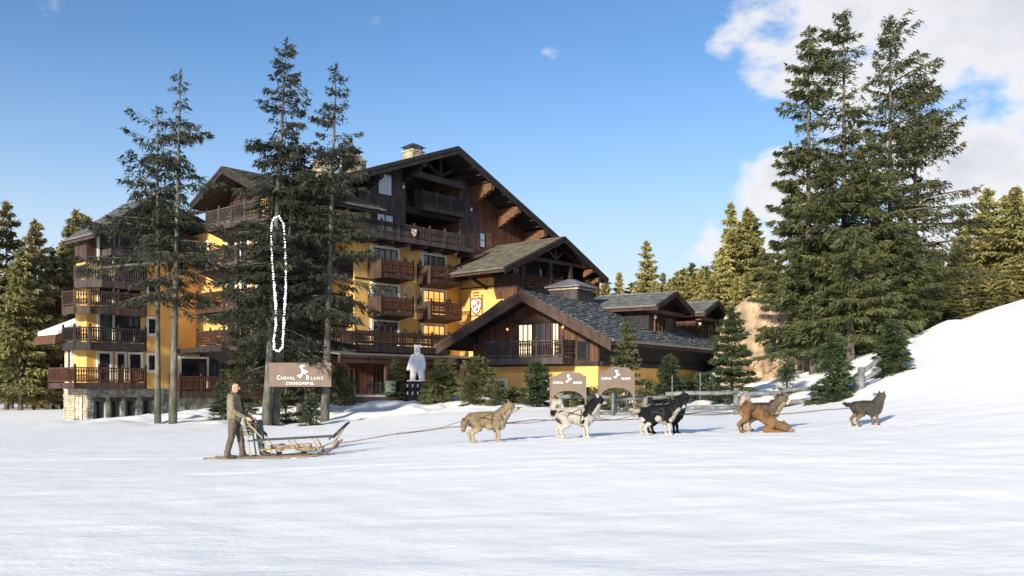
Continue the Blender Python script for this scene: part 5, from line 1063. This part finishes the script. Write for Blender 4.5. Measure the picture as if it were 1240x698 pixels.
arched_sign(666, 710, 450, 476, 37.0, 'left arched taupe sign with a white horse, further from the pale fir', -2)
arched_sign(724, 769, 444, 472, 36.5, 'right arched taupe sign with a white horse, before the pale fir', 6)
for px, pt, pb, d, lab in ((757, 441, 494, 38.6, 'thin pale stake behind the right arched sign'), (814, 455, 480, 40, 'thin pale stake beside the small blue-green fir'), (848, 452, 480, 40, 'thin pale stake left of the bluish fir')):
    q = MB(); q.tube([at(px, pb+4, d), at(px, pt, d)], .025, 6); o = q.build('marker_stake', M_LOG, None, label=lab, category='stake', group='thin marker stakes')

# ---------------------------------------------------------------- hanging loop of white lamps
M_BULB = mat('white_bulb', (.9, .9, .9), .4, .02, 4, emit=(.85, .93, 1), estr=.9)
lc = at(338, 344, 41.2); LP = empty('light_garland', tuple(lc), 0, label='long narrow loop of white ball lamps hung on the tallest spruce', category='light garland')
ctrl = [(338, 262), (333, 263), (329, 270), (328.5, 290), (329.5, 315), (331.5, 340), (334, 370), (334, 395), (331.5, 412), (332, 423), (337, 426), (342, 421), (343, 405), (344, 385), (346, 350), (346, 320), (345, 295), (343.5, 272)]
cc = [at(x, y, 41.2)-lc for x, y in ctrl]; cc.append(cc[0]); dist = [0]
for a, b in zip(cc[:-1], cc[1:]): dist.append(dist[-1]+(b-a).length)
nb_ = 104; ball = MB(); ball.ball((0, 0, 0), .040, 8, 6); bm_ = None
q = MB(); q.tube([tuple(v+Vector((0, .06, 0))) for v in cc], .015, 4, False); q.build('wire', M_METAL, LP)
for k in range(nb_):
    s = dist[-1]*k/nb_; i = max(j for j in range(len(dist)) if dist[j] <= s); i = min(i, len(cc)-2); v = cc[i].lerp(cc[i+1], (s-dist[i])/(dist[i+1]-dist[i]))
    if bm_ is None: o = ball.build('lamp', M_BULB, LP, True); bm_ = o.data
    else: o = bpy.data.objects.new('lamp', bm_); COL.objects.link(o); o.parent = LP
    o.location = v+Vector((0, math.sin(k*1.7)*.04, 0)); sc_ = rj.uniform(.8, 1.35)*(1.25 if v.z < 0 else .9); o.scale = (sc_,)*3

# ---------------------------------------------------------------- terrace, bear sculpture, furniture
tx = at(405, 483, 57); TR = empty('terrace', (tx.x, 57, 0), 0, label='raised terrace with dark panelled parapets below the balcony canopy', category='terrace')
def tX(px, d=57): return (px-CX)/F*d-tx.x
q = MB(); q.box(0, tX(560), .0, 12, -.3, 1.22); q.build('floor', M_ZINC, TR)
q = MB(); q.box(tX(430), tX(478), -.12, .0, .3, 1.1); q.build('step_wall', M_WOODB, TR)
q = MB(); q.box(tX(400), tX(424), -.1, .02, .5, 2.05); q.box(tX(400), tX(424), -.14, .06, 2.05, 2.13); q.build('railing_panel', M_WOODR, TR)
for px in (400, 421, 427.5):
    q = MB(); q.box(tX(px)-.07, tX(px)+.07, -.16, 0, .4, 2.35); q.build('post', M_WOODB, TR)
q = MB(); x0, x1 = tX(478), tX(518)
q.box(x0, x1, -.1, 0, .5, 2.05)
q.box(x0-.05, x1+.05, -.14, .5, 2.0, 2.06); q.build('parapet', M_WOODB, TR)
q = MB()
for i in range(3):
    for z in (1.25, 1.7): q.box(x0+.75+i*.32, x0+.83+i*.32, -.12, -.1, z, z+.18)
q.build('parapet_inlay', M_WHITE, TR)
bp = at(505, 462, 57.2); BR = empty('bear_sculpture', (bp.x, bp.y+.1, 2.06), R(-8), label='upright white bear sculpture on the dark terrace parapet', category='sculpture'); BR.scale = (1.1, 1.1, 1.08)
Lx = [((0, 0, .95), .30, (0, 0, 1.35), .26), ((0, 0, .85), .33, (0, 0, 1.0), .33), ((0, 0, 1.35), .25, (.0, 0, 1.62), .20), ((.0, 0, 1.68), .185, (0, -.02, 1.92), .18), ((0, -.14, 1.83), .10, (0, -.30, 1.80), .075),
      ((-.13, 0, 2.02), .07, (-.16, 0, 2.07), .055), ((.13, 0, 2.02), .07, (.16, 0, 2.07), .055)]
for s in (-1, 1): Lx += [((.17*s, 0, .85), .22, (.22*s, 0, .45), .19), ((.22*s, 0, .45), .19, (.26*s, 0, .16), .17), ((.26*s, -.05, .10), .10, (.27*s, -.25, .08), .09), ((.26*s, 0, 1.42), .14, (.40*s, -.03, 1.05), .12), ((.40*s, -.03, 1.05), .12, (.40*s if s > 0 else -.50, -.12, .68), .10)]
Lx = [(tuple(Vector(a)*1.0), r0, tuple(Vector(b)*1.0), r1) for a, r0, b, r1 in Lx]
body('body', Lx, .028, M_BEAR, BR, False, 6)
q = MB(); q.box(-.5, .5, -.35, .35, -.0, .06); q.build('base', M_BEAR, BR)
px_ = at(473.5, 483, 56.8); q = MB(); q.hexa([(px_.x-.28, 56.55, 1.22), (px_.x+.28, 56.55, 1.22), (px_.x+.28, 56.98, 1.22), (px_.x-.28, 56.98, 1.22)], [(px_.x-.33, 56.5, 2.0), (px_.x+.33, 56.5, 2.0), (px_.x+.33, 57.0, 2.0), (px_.x-.33, 57.0, 2.0)])
q.hexa([(px_.x-.36, 56.47, 2.0), (px_.x+.36, 56.47, 2.0), (px_.x+.36, 57.03, 2.0), (px_.x-.36, 57.03, 2.0)], [(px_.x-.36, 56.47, 2.08), (px_.x+.36, 56.47, 2.08), (px_.x+.36, 57.03, 2.08), (px_.x-.36, 57.03, 2.08)])
q.build('planter', mat('grey_green_planter', (.10, .15, .13), .6, .1, 5), None, label='grey-green tapered planter box at the terrace edge', category='planter')
def table(x, y, label):
    e = empty('terrace_table', (x, y, 1.22), .2, label=label, category='table'); q = MB(); q.tube([(0, 0, .70), (0, 0, .73)], .42, 14); q.build('table_top', M_LOG, e)
    for k in range(3): a = k*2.09; q = MB(); q.tube([(0, 0, .7), (.1*math.cos(a), .1*math.sin(a), .35), (.36*math.cos(a), .36*math.sin(a), 0)], .02, 5); q.build('leg', M_METAL, e)
def chair(x, y, rz, label):
    e = empty('terrace_chair', (x, y, 1.22), rz, label=label, category='chair', group='dark wire chairs on the terrace'); q = MB(); q.box(-.22, .22, -.22, .22, .43, .47); q.build('seat', M_METAL, e)
    q = MB(); q.slab([(-.22, .2, .5), (.22, .2, .5), (.24, .28, .88), (-.24, .28, .88)], (0, .03, 0)); q.build('backrest', M_BOOT, e)
    for sx in (-1, 1):
        for sy in (-1, 1): q = MB(); q.tube([(.18*sx, .18*sy, .43), (.24*sx, .24*sy, 0)], .016, 5); q.build('leg', M_LOG, e)
t1 = at(446, 470, 58.6); t2 = at(464, 470, 59.5); table(t1.x, t1.y, 'small round table on the left of the terrace'); table(t2.x, t2.y, 'small round table near the planter')
for x, y, r, l in ((t1.x-.6, t1.y, 1.6, 'leftmost wire chair'), (t1.x-.05, t1.y+.7, 0, 'wire chair behind the left table'), (t1.x+.6, t1.y+.2, -1.4, 'wire chair between the two tables'), (t2.x+.65, t2.y, -1.6, 'wire chair beside the planter')): chair(x, y, r, l+' on the terrace')
